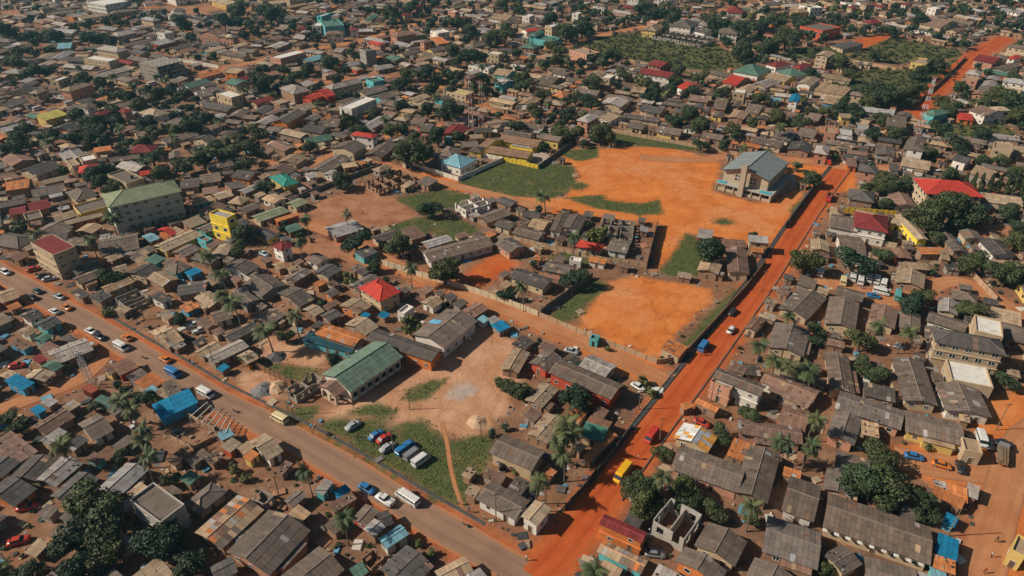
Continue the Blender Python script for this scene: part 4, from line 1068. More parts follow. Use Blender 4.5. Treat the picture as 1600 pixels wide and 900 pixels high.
def roof_mb(s, fine=True):
    CUR[0] = random.uniform(.78, 1.28) if s['rc'] in 'GDLTBOJ' else random.uniform(.92, 1.08); CUR[1] = random.uniform(.96, 1.09) if s['rc'] in 'GDLTBOJ' else 1.0
    mb = MB(); L, W, h, rc, sh = s['L']/2, s['W']/2, s['h'], s['rc'], s['sh']; sw, sl = (1.0, 1.75) if fine else (2.6, 3.6)
    if sh == 'g':
        rise = W*math.tan(s.setdefault('pitch', R(random.uniform(12, 17)) if h < 6 else R(16)))
        slope(mb, (-L,-W,h), (L,-W,h), (-L,0,h+rise), (L,0,h+rise), rc, 0, sw, sl); slope(mb, (L,W,h), (-L,W,h), (L,0,h+rise), (-L,0,h+rise), rc, 1, sw, sl)
        s['ridge'] = [((-L,0,h+rise), (L,0,h+rise))]
    elif sh == 'h':
        m_ = min(L, W); rise = m_*math.tan(R(22)); tp = tuple(c*.5 for c in ROOFC[rc])
        def face(p0, p1, inn):
            p0, p1 = Vector(p0), Vector(p1); E = (p1-p0).length; u = (p1-p0)/E; inn = Vector(inn); n = max(2, int(round(E/sw/1.3)))
            cuts = sorted(set([E*i/n for i in range(n+1)] + [min(m_, E/2), max(E-m_, E/2)]))
            vt = lambda q: min(q, E-q, m_)
            for a, b_ in zip(cuts, cuts[1:]):
                f = lambda q, v: tuple(p0 + u*q + inn*v + Vector((0,0,v/m_*rise)))
                pts = [f(a, 0), f(b_, 0)] + ([f(b_, vt(b_))] if vt(b_) > .01 else []) + ([f(a, vt(a))] if vt(a) > .01 else [])
                if len(pts) >= 3: mb.quad(pts, sheet_col(rc, 0))
        face((-L,-W,h), (L,-W,h), (0,1,0)); face((L,-W,h), (L,W,h), (-1,0,0)); face((L,W,h), (-L,W,h), (0,-1,0)); face((-L,W,h), (-L,-W,h), (1,0,0))
        mb.quad([(-L,-W,h-.03), (-L,W,h-.03), (L,W,h-.03), (L,-W,h-.03)], tp)
        k = L-m_, W-m_; s['ridge'] = [((-k[0],-k[1],h+rise), (k[0],k[1],h+rise))] + [((x*L, y*W, h), (x*k[0], y*k[1], h+rise)) for x in (-1,1) for y in (-1,1)]
        if L <= W: s['ridge'][0] = ((0,-k[1],h+rise), (0,k[1],h+rise))
    elif sh == 's':
        d = 2*W*math.tan(R(7)); slope(mb, (-L,-W,h), (L,-W,h), (-L,W,h+d), (L,W,h+d), rc, 1, sw, sl); s['ridge'] = []
    else:                                                    # flat slab inside a parapet
        mb.quad([(-L+.2,-W+.2,h), (L-.2,-W+.2,h), (L-.2,W-.2,h), (-L+.2,W-.2,h)], ROOFC[rc]); s['ridge'] = []
        if sh == 'm':
            n = max(2, round(2*L/1.0))
            for i in range(n): x0, x1 = -L+.25+(2*L-.5)*i/n, -L+.25+(2*L-.5)*(i+1)/n; z = h+.3+random.uniform(0, .02); mb.quad([(x0,-W+.25,z), (x1,-W+.25,z), (x1,W-.25,z+.25), (x0,W-.25,z+.25)], sheet_col(rc))
    if fine and sh in 'gs' and rc in 'GDLTBOJ' and random.random() < .35:
        for q in range(random.randint(3, 8)):                # stones and old tyres that hold the sheets down
            x, y = random.uniform(-L, L)*.9, random.uniform(-W, W)*.9; z = h + ((W-abs(y))*math.tan(s['pitch']) if sh == 'g' else (y+W)*math.tan(R(7))); d = random.uniform(.1, .22); mb.box(x-d, y-d, z-.1, x+d, y+d, z+.2, random.choice([(.05,.045,.04), (.3,.26,.22), (.03,.03,.03)]))
    return mb
def wall_mb(s):
    mb = MB(); o = .65 if s['sh'] in 'gh' else (.4 if s['sh'] == 's' else 0); o = min(o, s['W']*.12)
    L, W, h, wc = s['L']/2-o, s['W']/2-o, s['h'], jit(WALLC[s['wc']], .10)
    s['wl'], s['ww'] = L, W
    p = [(-L,-W), (L,-W), (L,W), (-L,W)]; sh = s['sh']
    if sh == 's':
        d = 2*W*math.tan(R(7)); hs = [h, h, h+d-.03, h+d-.03]
    elif sh in 'fm': hs = [h+.55]*4
    else: hs = [h+.0]*4
    for i in range(4):
        j = (i+1) % 4; mb.quad([(*p[i], 0), (*p[j], 0), (*p[j], hs[j]), (*p[i], hs[i])], wc)
    if sh == 'g':
        r = (s['W']/2)*math.tan(s['pitch'])
        for x in (-L, L): mb.quad([(x,-W,h), (x,W,h), (x,0,h+r*(W/(s['W']/2)))][::1 if x > 0 else -1], wc)
    if sh in 'fm':
        t_ = .22; q = [(-L+t_,-W+t_), (L-t_,-W+t_), (L-t_,W-t_), (-L+t_,W-t_)]; top = tuple(min(1, c*1.15) for c in wc)
        for i in range(4):
            j = (i+1) % 4; mb.quad([(*p[i], h+.55), (*p[j], h+.55), (*q[j], h+.55), (*q[i], h+.55)], top); mb.quad([(*q[i], h+.55), (*q[j], h+.55), (*q[j], h-.02), (*q[i], h-.02)], wc)
    return mb
# shared window and door meshes (unit size, facing -y)
def win_mesh(name, shut, mull):
    mb = MB(); e = .08
    mb.quad([(-.5,-.03,0), (.5,-.03,0), (.5,-.03,1), (-.5,-.03,1)], (1,1,1), 1)
    for x0, x1, z0, z1 in [(-.5,-.5+e,0,1), (.5-e,.5,0,1), (-.5+e,.5-e,0,e), (-.5+e,.5-e,1-e,1)] + ([(-.04,.04,e,1-e)] if mull else []): mb.box(x0,-.07,z0,x1,0,z1, (1,1,1), 0, True)
    return mb.mesh(name, ['frame', 'shutter' if shut else 'glass'])
WINM = [win_mesh('window', 0, 1), win_mesh('window', 0, 0), win_mesh('window', 1, 1), win_mesh('window', 0, 1)]
mb = MB(); mb.quad([(-.5,-.04,0), (.5,-.04,0), (.5,-.04,1), (-.5,-.04,1)], (1,1,1), 0); mb.box(-.56,-.08,0,-.5,0,1.03,(1,1,1),1); mb.box(.5,-.08,0,.56,0,1.03,(1,1,1),1); mb.box(-.5,-.08,1,.5,0,1.03,(1,1,1),1,True)
DOORM = mb.mesh('door', ['door', 'frame'])
SIDES = [(0, -1, 0.0), (1, 0, math.pi/2), (0, 1, math.pi), (-1, 0, -math.pi/2)]
def openings(s):
    """(kind, x, y, z, rz, w, h) on the walls a visitor could see"""
    out = []; L, W, h = s['wl'], s['ww'], s['h']; fl = max(1, round(h/3.0)); fh = h/fl; best = None; ca, sa_ = math.cos(s['a']), math.sin(s['a'])
    for i, (nx_, ny_, rz) in enumerate(SIDES):
        wn = Vector((nx_*ca-ny_*sa_, nx_*sa_+ny_*ca)); f = wn.dot(-s['c'].normalized())
        if f < .12: continue
        ln = 2*(L if ny_ else W)
        if best is None or ln*f > best[0]: best = (ln*f, i)
    for i, (nx_, ny_, rz) in enumerate(SIDES):
        wn = Vector((nx_*ca-ny_*sa_, nx_*sa_+ny_*ca)); f = wn.dot(-s['c'].normalized())
        if f < -.25: continue
        ln = 2*(L if ny_ else W); n = max(1, int(ln/3.1)) if ln > 2.2 else 0
        for fl_ in range(fl):
            for k in range(n):
                t_ = -ln/2 + ln*(k+.5)/n; x, y = (t_ if ny_ < 0 else -t_, ny_*W) if ny_ else (nx_*L, t_ if nx_ > 0 else -t_)
                if fl_ == 0 and best and i == best[1] and k == n//2: out.append(('door', x, y, 0, rz, .95 if h > 2.5 else .8, min(2.05, h-.3)))
                elif ln > 2.6 and random.random() < .88: out.append(('window', x, y, fl_*fh+min(1.0, fh*.36), rz, random.choice((1.0, 1.2, 1.3)) if h < 7 else 1.7, min(1.1, fh*.38) if h < 7 else 1.35))
    return out
def lbl_house(s): 
    if s['sh'] == 'u': return 'roofless %s-walled %s' % (WALLN[s['wc']], 'shell')
    kind = {'g': 'gabled', 'h': 'hip-roofed', 's': 'lean-to', 'f': 'flat-roofed', 'm': 'flat-roofed', 'k': 'concrete'}[s['sh']]
    return '%s %s%s %s, %s walls' % (ROOFN[s['rc']], 'two-storey ' if s['h'] > 5 and s['sh'] != 'k' else '', kind, s['cat'], WALLN[s['wc']])

def ext_spec(s):
    """a lean-to built against one long side of a house"""
    if s['sh'] != 'g' or s['h'] > 4 or s['L'] < 6 or s['mark']: return None
    r = random.Random(int(s['c'].x*97+s['c'].y*13))
    if r.random() > .42: return None
    e = dict(sh='s', rc=r.choice('GTBLDTB'), wc=s['wc'], h=s['h']-.55, L=s['L']*r.uniform(.3, .6), W=r.uniform(1.8, 2.6), c=s['c'], a=s['a'])
    sd = r.choice((-1, -1, 1)); e['off'] = (r.uniform(-.5, .5)*(s['L']-e['L'])*.9, sd*(s['W']/2+e['W']/2-.75), 0 if sd < 0 else math.pi); return e
def ext_mb(mb, e):
    x, y, rz = e['off']; c_, d_ = math.cos(rz), math.sin(rz); mb.v = [(x+a*c_-b_*d_, y+a*d_+b_*c_, z) for a, b_, z in mb.v]; return mb
LAB = []
def build_house(s):
    nm = {'house': 'house', 'shack': 'shack', 'unfinished building': 'unfinished_building', 'apartment block': 'apartment_block', 'commercial block': 'commercial_block', 'market shed': 'market_shed'}.get(s['cat'], s['cat'].replace(' ', '_'))
    t = thing(nm, (s['c'].x, s['c'].y, 0), s['a']); s['obj'] = t
    if s['sh'] == 'u': build_shell(s, t)
    elif s['sh'] == 'A': build_hall(s, t)
    elif s['sh'] == 'E': build_church(s, t)
    elif s['sh'] == 'k': build_skeleton(s, t)
    else:
        rm = roof_mb(s); wm = wall_mb(s); wm.add('wall', 'wall', t); ro = rm.add('roof', 'roof', t)
        if s['mark'] and 'chequered' in s['mark']:
            for i in range(0, 18, 2): mb = MB(); x = -s['L']/2+s['L']*i/18; mb.box(x+.1, -s['W']/2-.75, s['h']-.16, x+s['L']/18-.1, -s['W']/2-.02, s['h']-.10, (.62,.58,.52), 0, True); mb.add('eave_sheet', 'roof', t)
        if s['mark'] and 'blue roof sheet' in s['mark']:
            W2 = s['W']/2; rr_ = W2*math.tan(s['pitch']); mb = MB(); mb.quad([(1.2,.35*W2,s['h']+.65*rr_+.09), (1.2,.97*W2,s['h']+.03*rr_+.09), (-.9,.97*W2,s['h']+.03*rr_+.09), (-.9,.35*W2,s['h']+.65*rr_+.09)][::-1], (.12,.36,.52)); mb.add('blue_sheet', 'roof', ro)
        if s['ridge'] and s['area'] > 350:
            c = tuple(k*1.5 for k in ROOFC[s['rc']]); mb = MB()
            for a, b_ in s['ridge']: mb.tube([Vector(a)+Vector((0,0,.03)), Vector(b_)+Vector((0,0,.03))], .13, 5, c)
            mb.add('ridge_cap', 'roof', ro)
        e = ext_spec(s)
        if e: ext_mb(wall_mb(e), e).add('lean_to_wall', 'wall', t); ext_mb(roof_mb(e), e).add('lean_to_roof', 'roof', t)
        wmh = random.choice(WINM)
        if s['cat'] not in ('canopy',):
            for k, x, y, z, rz, w_, h_ in openings(s):
                o = link(k, DOORM if k == 'door' else wmh, None, t, (x, y, z), rz); o.scale = (w_, 1, h_)
        fl = max(1, round(s['h']/3.0))
        if fl > 1:
            for f in range(1, fl):
                z = s['h']*f/fl; L, W = s['wl']+.25, s['ww']+.25; mb = MB(); c = tuple(min(1, k*1.25) for k in WALLC[s['wc']])
                for x0, y0, x1, y1 in ((-L,-W,L,-W+.248), (-L,W-.248,L,W), (-L,-W+.25,-L+.248,W-.25), (L-.248,-W+.25,L,W-.25)): mb.box(x0,y0,z-.1,x1,y1,z+.1,c,0,True)
                mb.add('floor_band', 'wall', t)
        if s['sh'] in 'fm' and s['L'] > 6 and s['rc'] != 'W' and random.random() < .6:
            mb = MB(); mb.tube([(s['L']*.22, s['W']*.15, s['h']), (s['L']*.22, s['W']*.15, s['h']+1.25), (s['L']*.22, s['W']*.15, s['h']+1.4)], [.55, .55, .25], 10); mb.add('water_tank', 'tank', t)
    t['category'] = s['cat']; t['group'] = {'house': 'tin-roofed houses of the town', 'shack': 'small shacks and kiosks'}.get(s['cat'], 'larger buildings')
    if s['mark']: t['label'] = s['mark'] if len(s['mark'].split()) > 3 else s['mark'] + ' in the town'
    else: LAB.append((t, lbl_house(s), s['px']))
    return t
def wall_run(mb, x0, y0, x1, y1, h, col, th=.22, gaps=True):
    """a block wall along an axis-aligned line with window gaps, uneven top"""
    hor = abs(x1-x0) > abs(y1-y0); ln = abs(x1-x0) if hor else abs(y1-y0); n = max(1, int(ln/2.4)); d = ln/n; s0 = min(x0, x1) if hor else min(y0, y1)
    def bx(a, b_, z0, z1):
        c = jit(col, .12)
        if hor: mb.box(s0+a, y0-th/2, z0, s0+b_, y0+th/2, z1, c)
        else: mb.box(x0-th/2, s0+a, z0, x0+th/2, s0+b_, z1, c)
    for i in range(n):
        a = i*d; hh = h + random.choice((0, 0, -.2, .2, -.4))
        if gaps and d > 1.8:
            bx(a, a+d*.28, 0, hh); bx(a+d*.72, a+d, 0, hh); bx(a+d*.28, a+d*.72, 0, h*.33)
            if random.random() < .6: bx(a+d*.28, a+d*.72, h*.72, hh-.02)
        else: bx(a, a+d, 0, hh)
def build_shell(s, t):
    L, W, h = s['L']/2, s['W']/2, s['h']; c = WALLC[s['wc']]
    for i, (a) in enumerate(((-L+.12,-W,L-.12,-W), (-L+.12,W,L-.12,W), (-L,-W,-L,W), (L,-W,L,W))): mb = MB(); wall_run(mb, *a, h, c); mb.add('wall', 'wall', t)
    n = max(1, int(2*L/4.2))
    for i in range(1, n): x = -L+2*L*i/n; mb = MB(); wall_run(mb, x, -W+.12, x, W-.12, h*random.uniform(.8, 1), c, gaps=False); mb.add('partition_wall', 'wall', t)
    if W > 3.2:
        for i in range(n): mb = MB(); x0 = -L+2*L*i/n; wall_run(mb, x0+.12, 0, x0+2*L/n-.12, 0, h*random.uniform(.75, .98), c, gaps=False); mb.add('partition_wall', 'wall', t)
def build_skeleton(s, t):
    L, W, h = s['L']/2, s['W']/2, s['h']; nf = 4; fh = h/nf; c = (.27,.235,.195)
    for f in range(1, nf+1): mb = MB(); mb.box(-L,-W,f*fh-.25,L,W,f*fh,jit(c,.06),0,True); mb.add('floor_slab', 'wall', t)
    nxc = 7
    for i in range(nxc):
        for y in (-W+.3, 0, W-.3):
            x = -L+.3+(2*L-.6)*i/(nxc-1); mb = MB(); mb.box(x-.18,y-.18,0,x+.18,y+.18,h+random.uniform(.8, 1.5),jit(c,.08)); mb.add('column', 'wall', t)
    for f in range(nf):
        mb = MB(); wall_run(mb, -L+.25, -W+.5, -L+.25, W-.5, fh-.27, c)
        for k in range(len(mb.v)): mb.v[k] = (mb.v[k][0], mb.v[k][1], mb.v[k][2]+f*fh)
        mb.add('infill_wall', 'wall', t)
        for i in range(nxc-1):
            if random.random() < .55:
                x0 = -L+.5+(2*L-.6)*i/(nxc-1); x1 = -L+.1+(2*L-.6)*(i+1)/(nxc-1); mb = MB(); mb.box(x0,-W+.2,f*fh,x1,-W+.4,f*fh+1.1,jit(c,.1)); mb.add('infill_wall', 'wall', t)

def arch_wall(mb, y0, y1, z1, n_arch, x, th, col):
    """wall in the plane x with round-headed openings"""
    w_ = (y1-y0)/n_arch
    for i in range(n_arch):
        a, b_ = y0+w_*i, y0+w_*(i+1); c = (a+b_)/2; r = w_*.36; zs = z1-.35-r
        mb.box(x-th/2, a, 0, x+th/2, c-r, z1, col); mb.box(x-th/2, c+r, 0, x+th/2, b_, z1, col)
        k = 8
        for j in range(k):
            t0, t1 = math.pi*(1-j/k), math.pi*(1-(j+1)/k); p0 = (c+r*math.cos(t0), zs+r*math.sin(t0)); p1 = (c+r*math.cos(t1), zs+r*math.sin(t1))
            for xx in (x-th/2, x+th/2): mb.quad([(xx, *p0), (xx, *p1), (xx, p1[0], z1), (xx, p0[0], z1)], col)
            mb.quad([(x-th/2, *p0), (x+th/2, *p0), (x+th/2, *p1), (x-th/2, *p1)], col)
        mb.quad([(x-th/2, c-r, z1), (x+th/2, c-r, z1), (x+th/2, c+r, z1), (x-th/2, c+r, z1)], col)
def build_hall(s, t):
    s['sh'] = 'g'; s['pitch'] = R(20); L, W, h = s['L']/2, s['W']/2, s['h']
    rm = roof_mb(s); wm = wall_mb(s); s['sh'] = 'A'; wm.add('wall', 'wall', t); ro = rm.add('roof', 'roof', t); mb = MB(); mb.tube([(-L,0,h+W*math.tan(R(20))+.03), (L,0,h+W*math.tan(R(20))+.03)], .16, 5, (.12,.2,.15)); mb.add('ridge_cap', 'roof', ro)
    l, w_ = s['wl'], s['ww']; n = 7
    for i in range(n):
        x = -l+2*l*(i+.5)/n
        for sgn, rz in ((-1, 0), (1, math.pi)):
            o = link('window', WINM[1], None, t, (x, sgn*w_, .9), rz); o.scale = (1.9, 1, 1.9)
        mb = MB(); xx = -l+2*l*i/n; mb.box(xx-.18, -w_-.22, 0, xx+.18, -w_, h-.15, (.33,.22,.15)); mb.add('pilaster', 'wall', t)
    pc = (.56,.45,.33)
    mb = MB(); arch_wall(mb, -2.9, 2.9, 3.1, 2, -l-3.2, .3, pc); mb.add('porch_arch', 'wall', t)
    for y in (-2.9, 2.9):
        mb = MB(); mb.box(-l-3.0, y-.15, 0, -l-2.5, y+.15, 3.1, pc); mb.box(-l-2.5, y-.15, 2.6, -l-.01, y+.15, 3.1, pc, 0, True); mb.add('porch_wall', 'wall', t)
    q = dict(L=4.0, W=6.6, h=3.12, rc='B', sh='g', pitch=R(24)); pm = roof_mb(q)
    pm.v = [(x-l-1.7, y, z) for x, y, z in pm.v]; pm.add('porch_roof', 'roof', t)
    mb = MB(); mb.box(-l-3.6, -3.3, 0, -l-.01, 3.3, .15, (.36,.24,.16)); mb.add('porch_step', 'wall', t)
    o = link('door', DOORM, None, t, (-l, 0, .15), -math.pi/2); o.scale = (2.0, 1, 2.4)
def build_church(s, t):
    s['sh'] = 'g'; s['pitch'] = R(17); s['rc'] = 'L'; ROOFC['z'] = (.195,.215,.21); ROOFN['z'] = 'grey'; s['rc'] = 'z'
    L, W, h = s['L']/2, s['W']/2, s['h']; st = (.40,.31,.215)
    rm = MB(); rise = W*math.tan(R(17))
    for e in (((-L-1.2,-W,h), (L,-W,h), (-L-1.2,0,h+rise), (L,0,h+rise)), ((L,W,h), (-L-1.2,W,h), (L,0,h+rise), (-L-1.2,0,h+rise))):
        n = 22; p = [Vector(k) for k in e]
        for i in range(n): a, b_ = i/n, (i+1)/n; z = Vector((0,0,random.uniform(0,.02))); rm.quad([tuple(p[0].lerp(p[1],a)+z), tuple(p[0].lerp(p[1],b_)+z), tuple(p[2].lerp(p[3],b_)+z), tuple(p[2].lerp(p[3],a)+z)], jit(ROOFC['z'], .05))
        rm.quad([tuple(v-Vector((0,0,.12))) for v in (p[0],p[2],p[3],p[1])], (.08,.1,.1))
    ro = rm.add('roof', 'roof', t); mb = MB(); mb.tube([(-L-1.2,0,h+rise+.05), (L,0,h+rise+.05)], .22, 5, (.2,.25,.24)); mb.add('ridge_cap', 'roof', ro)
    WALLC['z'] = st; s['wc'] = 'z'; wm = wall_mb(s); s['sh'] = 'E'; s['wc'] = 'c'; wm.add('wall', 'wall', t); l, w_ = s['wl'], s['ww']
    # low aisle with a concrete roof slab round the front and the right side
    mb = MB(); mb.box(-l-3.6, -w_-3.2, 3.0, -l-.01, w_+1.6, 3.3, (.36,.33,.28), 0, True); mb.box(-l, -w_-3.2, 3.0, l, -w_-.01, 3.3, (.30,.29,.26), 0, True); mb.add('aisle_roof_slab', 'wall', t)
    mb = MB(); mb.box(-l-3.3, -w_-2.9, .0, l-.2, -w_-2.6, 3.0, st); mb.add('aisle_wall', 'wall', t)
    for i in range(7):
        y = -w_-2.6+(2*w_+3.8)*i/6; mb = MB(); mb.box(-l-3.3, y, 0, -l-2.9, y+.4, 3.0, st); mb.add('aisle_pier', 'wall', t)
    mb = MB(); mb.box(-l-2.9, -w_-2.5, 0, -l-2.7, w_+1.4, 1.2, st); mb.add('aisle_wall', 'wall', t)
    mb = MB(); mb.box(-l-4.6, -1.1, 0, -l-2.4, 1.1, 13.2, (.36,.29,.21)); mb.box(-l-4.4,-.9,13.2,-l-2.6,.9,13.5,(.3,.26,.2)); mb.add('tower', 'wall', t)
    for y in (-3.2, 3.2):
        for dy in (-.75, .75):
            for z in (4.6, 6.1): o = link('window', WINM[1], None, t, (-l, y+dy, z), -math.pi/2); o.scale = (1.3, 1, 1.3)
    for y0, y1 in ((-w_-2.6, -w_+2.2), (w_-2.6, w_+1.2)):
        mb = MB(); mb.box(-l-3.1, y0, 3.3, -l-.5, y1, 3.36, (.06,.30,.36)); mb.add('blue_sheeting', 'plain', t)
    for i in range(9):
        for sgn, rz, yy in ((-1, 0, w_), (1, math.pi, w_)):
            o = link('window', WINM[0], None, t, (-l+2*l*(i+.5)/9, sgn*yy, 5.0), rz); o.scale = (1.2, 1, 2.0)
for s in SPEC:
    if s['solo'] and (s['mark'] or '') not in (): build_house(s)
# everything smaller or farther: one merged mass of houses
fm = MB()
def put(mb, s, mi):
    ca, sa_ = math.cos(s['a']), math.sin(s['a']); n = len(fm.v)
    fm.v.extend((s['c'].x+x*ca-y*sa_, s['c'].y+x*sa_+y*ca, z) for x, y, z in mb.v); fm.f.extend(tuple(n+i for i in f) for f in mb.f); fm.c.extend(mb.c); fm.m.extend([mi]*len(mb.f))
NFAR = 0
for s in SPEC:
    if s['solo'] or s['sh'] in 'ukAE': continue
    NFAR += 1
    put(roof_mb(s, False), s, 0); put(wall_mb(s), s, 1); mb = MB()
    for k, x, y, z, rz, w_, h_ in openings(s):
        c_, d_ = math.cos(rz), math.sin(rz); q = [(-w_/2, -.04), (w_/2, -.04)]
        (ax, ay), (bx_, by_) = [(x+px_*c_-py_*d_, y+px_*d_+py_*c_) for px_, py_ in q]; mb.quad([(ax,ay,z), (bx_,by_,z), (bx_,by_,z+h_), (ax,ay,z+h_)])
    put(mb, s, 2); e = ext_spec(s)
    if e: put(ext_mb(wall_mb(e), e), s, 1); put(ext_mb(roof_mb(e, False), e), s, 0)
o = fm.add('far_houses', ['roof', 'wall', 'glass']); o['kind'] = 'stuff'; tag(o, 'dense mass of small distant tin-roofed houses filling the far town', 'houses')
print('houses', len(SPEC), 'solo', sum(s['solo'] for s in SPEC), 'far', NFAR, 'trees', len(TREE))
# ------------------------------------------------------------ trees
def leaf_cloud(seed, lobes, per, size, flat=.85, up=.15):
    g = np.random.default_rng(seed); V = []; Cc = []
    for i in range(lobes):
        d = g.normal(size=3); d /= np.linalg.norm(d); c = d * (g.uniform(.3, .78) if i else 0.0); c[2] = c[2]*flat
        r = g.uniform(.22, .44) if i else .58; tone = g.uniform(.75, 1.25)
        n = per; dirs = g.normal(size=(n, 3)); dirs[:, 2] += up; dirs /= np.linalg.norm(dirs, axis=1)[:, None]
        pos = c + dirs * r * g.uniform(.72, 1.06, size=(n, 1)) * np.array([1, 1, flat])
        nrm = dirs + g.normal(size=(n, 3))*.55; nrm /= np.linalg.norm(nrm, axis=1)[:, None]
        a = np.cross(nrm, g.normal(size=(n, 3))); a /= np.linalg.norm(a, axis=1)[:, None]; b_ = np.cross(nrm, a)
        sz = size * g.uniform(.7, 1.5, size=(n, 1)); el = g.uniform(.45, .8, size=(n, 1))
        V.append(np.stack([pos-a*sz, pos-b_*sz*el, pos+a*sz, pos+b_*sz*el], 1)); k = tone * g.uniform(.6, 1.35, n)
        Cc.append(np.stack([k*g.uniform(.9, 1.15, n), k, k*g.uniform(.8, 1.0, n)], 1))
    return np.concatenate(V).reshape(-1, 3), np.concatenate(Cc)
def cloud_mesh(name, V, Cc, mat):
    me = mesh_np(name, V, np.arange(len(V)).reshape(-1, 4)); set_attr(me, 'Col', Cc, 'FACE'); me.materials.append(M[mat]); return me
CROWN = []; TRUNK = []
for i in range(7):
    V, Cc = leaf_cloud(100+i, [10, 18, 13, 9, 15, 20, 12][i], [420, 280, 350, 450, 320, 260, 380][i], .052); V[:, 2] = V[:, 2]*.92 + .95; CROWN.append(cloud_mesh('crown', V, Cc, 'leaf'))
    mb = MB(); g = random.Random(i); mb.tube([(0,0,0), (.03,.02,.35), (.02,.03,.6)], [.10, .075, .06], 7, cap=False)
    for j in range(5): an = j*1.26+g.random(); mb.tube([(.02,.03,.45), (.3*math.cos(an), .3*math.sin(an), .75), (.55*math.cos(an), .55*math.sin(an), 1.0+g.random()*.3)], [.05, .035, .015], 5, cap=False)
    TRUNK.append(mb.mesh('trunk', 'bark', True))
BUSH = []
for i in range(3): V, Cc = leaf_cloud(200+i, 9, 160, .085); V[:, 2] += .75; BUSH.append(cloud_mesh('crown', V, Cc, 'leaf_light'))
mb = MB(); [mb.tube([(0,0,0), (.25*math.cos(j*2.1), .25*math.sin(j*2.1), .7)], [.05, .02], 5, cap=False) for j in range(3)]; BSTEM = mb.mesh('stem', 'bark')
V, Cc = leaf_cloud(300, 14, 160, .09); V[:, :2] *= 1.05; V[:, 2] = (V[:, 2]+1)*1.0; wdt = np.clip(1.25-.55*V[:, 2]/1.0, .2, 1.1); V[:, :2] *= wdt[:, None]; CYP = cloud_mesh('crown', V, Cc, 'leaf')
mb = MB(); mb.tube([(0,0,0), (0,0,.9)], [.12, .06], 6, cap=False); CSTEM = mb.mesh('trunk', 'bark')
def palm_meshes(seed):
    g = random.Random(seed); lean = g.uniform(-.9, .9), g.uniform(-.9, .9); H = 8.5; pts = [(lean[0]*(k/6)**2, lean[1]*(k/6)**2, H*k/6) for k in range(7)]
    mb = MB(); mb.tube(pts, [.26, .2, .17, .16, .15, .15, .16], 7, cap=False); tr = mb.mesh('trunk', 'palm_bark', True)
    mb = MB(); top = Vector(pts[-1]); nf = 24
    for f in range(nf):
        az = 2*math.pi*f/nf*1.0 + g.uniform(-.15, .15); el = g.uniform(-.35, 1.15); ln = g.uniform(2.9, 3.7); d = Vector((math.cos(az)*math.cos(el), math.sin(az)*math.cos(el), math.sin(el))); p = top.copy(); tone = g.uniform(.65, 1.25); pr = []
        for k in range(9):
            pr.append(p.copy()); d = (d + Vector((0,0,-.17))).normalized(); p = p + d*ln/8
        side = Vector((-math.sin(az), math.cos(az), 0))
        for k in range(8):
            a, b_ = pr[k], pr[k+1]; wd = (.36, .74, .88, .86, .76, .62, .45, .26)[k]; dr = Vector((0,0,-.42*wd)); ax = (b_-a)
            for sgn in (-1, 1):
                for q in (0, .5):
                    s0 = a+ax*q; s1 = a+ax*(q+.46); c = tuple(tone*g.uniform(.75, 1.2)*v for v in (1.05, 1, .9))
                    tip = s0 + side*sgn*wd + ax*.75 + dr; mb.quad([tuple(s0), tuple(s1), tuple(tip+ax*.26), tuple(tip)], c)
    return tr, mb.mesh('fronds', 'palm_leaf')
PALM = [palm_meshes(i) for i in range(4)]
for t_ in TREE:
    t_['px'] = PX((t_['p'].x, t_['p'].y, t_['h'])); t_['rp'] = t_['r']*scale_at((t_['p'].x, t_['p'].y, 3)); t_['vis'] = -40 < t_['px'][0] < 1640 and -15 < t_['px'][1] < 930
cnt = {}
far_t = []
SPECIES = {'t': ('tree', 'leafy_tree', 'trees of the town'), 'p': ('palm', 'palm_tree', 'palms of the town'), 'b': ('bush', 'leafy_bush', 'bushes of the town'), 'c': ('cypress', 'cypress_tree', 'cypress row')}
for t_ in sorted(TREE, key=lambda q: -q['rp']):
    k = t_['k']; cnt[k] = cnt.get(k, 0) + 1
    if k == 't' and cnt[k] > 300 or not t_['vis']:
        far_t.append(t_); continue
    cat, nm, grp = SPECIES[k]; o = thing(nm, (t_['p'].x, t_['p'].y, 0), random.uniform(0, 6.28)); r = t_['r']
    if k == 't':
        i = random.randrange(7); link('crown', CROWN[i], None, o); link('trunk', TRUNK[i], None, o); o.scale = (r*1.16, r*1.16, r*random.uniform(.95, 1.12))
    elif k == 'b': link('crown', random.choice(BUSH), None, o); link('stem', BSTEM, None, o); o.scale = (r*1.05,)*3
    elif k == 'c': link('crown', CYP, None, o); link('trunk', CSTEM, None, o); o.scale = (r, r, r*2.6)
    else:
        a, b_ = random.choice(PALM); link('fronds', b_, None, o); link('trunk', a, None, o); f = min(1.25, max(.7, r/3.0)); o.scale = (f, f, t_['h']/8.5)
    o['category'] = cat; o['group'] = grp
    sz = 'large ' if t_['rp'] > 24 else ('small ' if t_['rp'] < 9 else '')
    LAB.append((o, {'t': sz + 'dark green leafy tree', 'p': 'feathery green palm', 'b': 'light green bush', 'c': 'narrow dark cypress'}[k], t_['px']))
LV, LC = leaf_cloud(500, 9, 34, .16); LV[:, 2] = LV[:, 2]*.9 + .9; VV = []; CC = []
for i, t_ in enumerate(far_t):
    a = random.uniform(0, 6.28); ca, sa_ = math.cos(a), math.sin(a); r = t_['r'] if t_['k'] != 'p' else 2.2
    v = LV * r; v = np.stack([v[:, 0]*ca-v[:, 1]*sa_, v[:, 0]*sa_+v[:, 1]*ca, v[:, 2]], 1); v[:, 0] += t_['p'].x; v[:, 1] += t_['p'].y; VV.append(v); CC.append(LC*random.uniform(.7, 1.2))
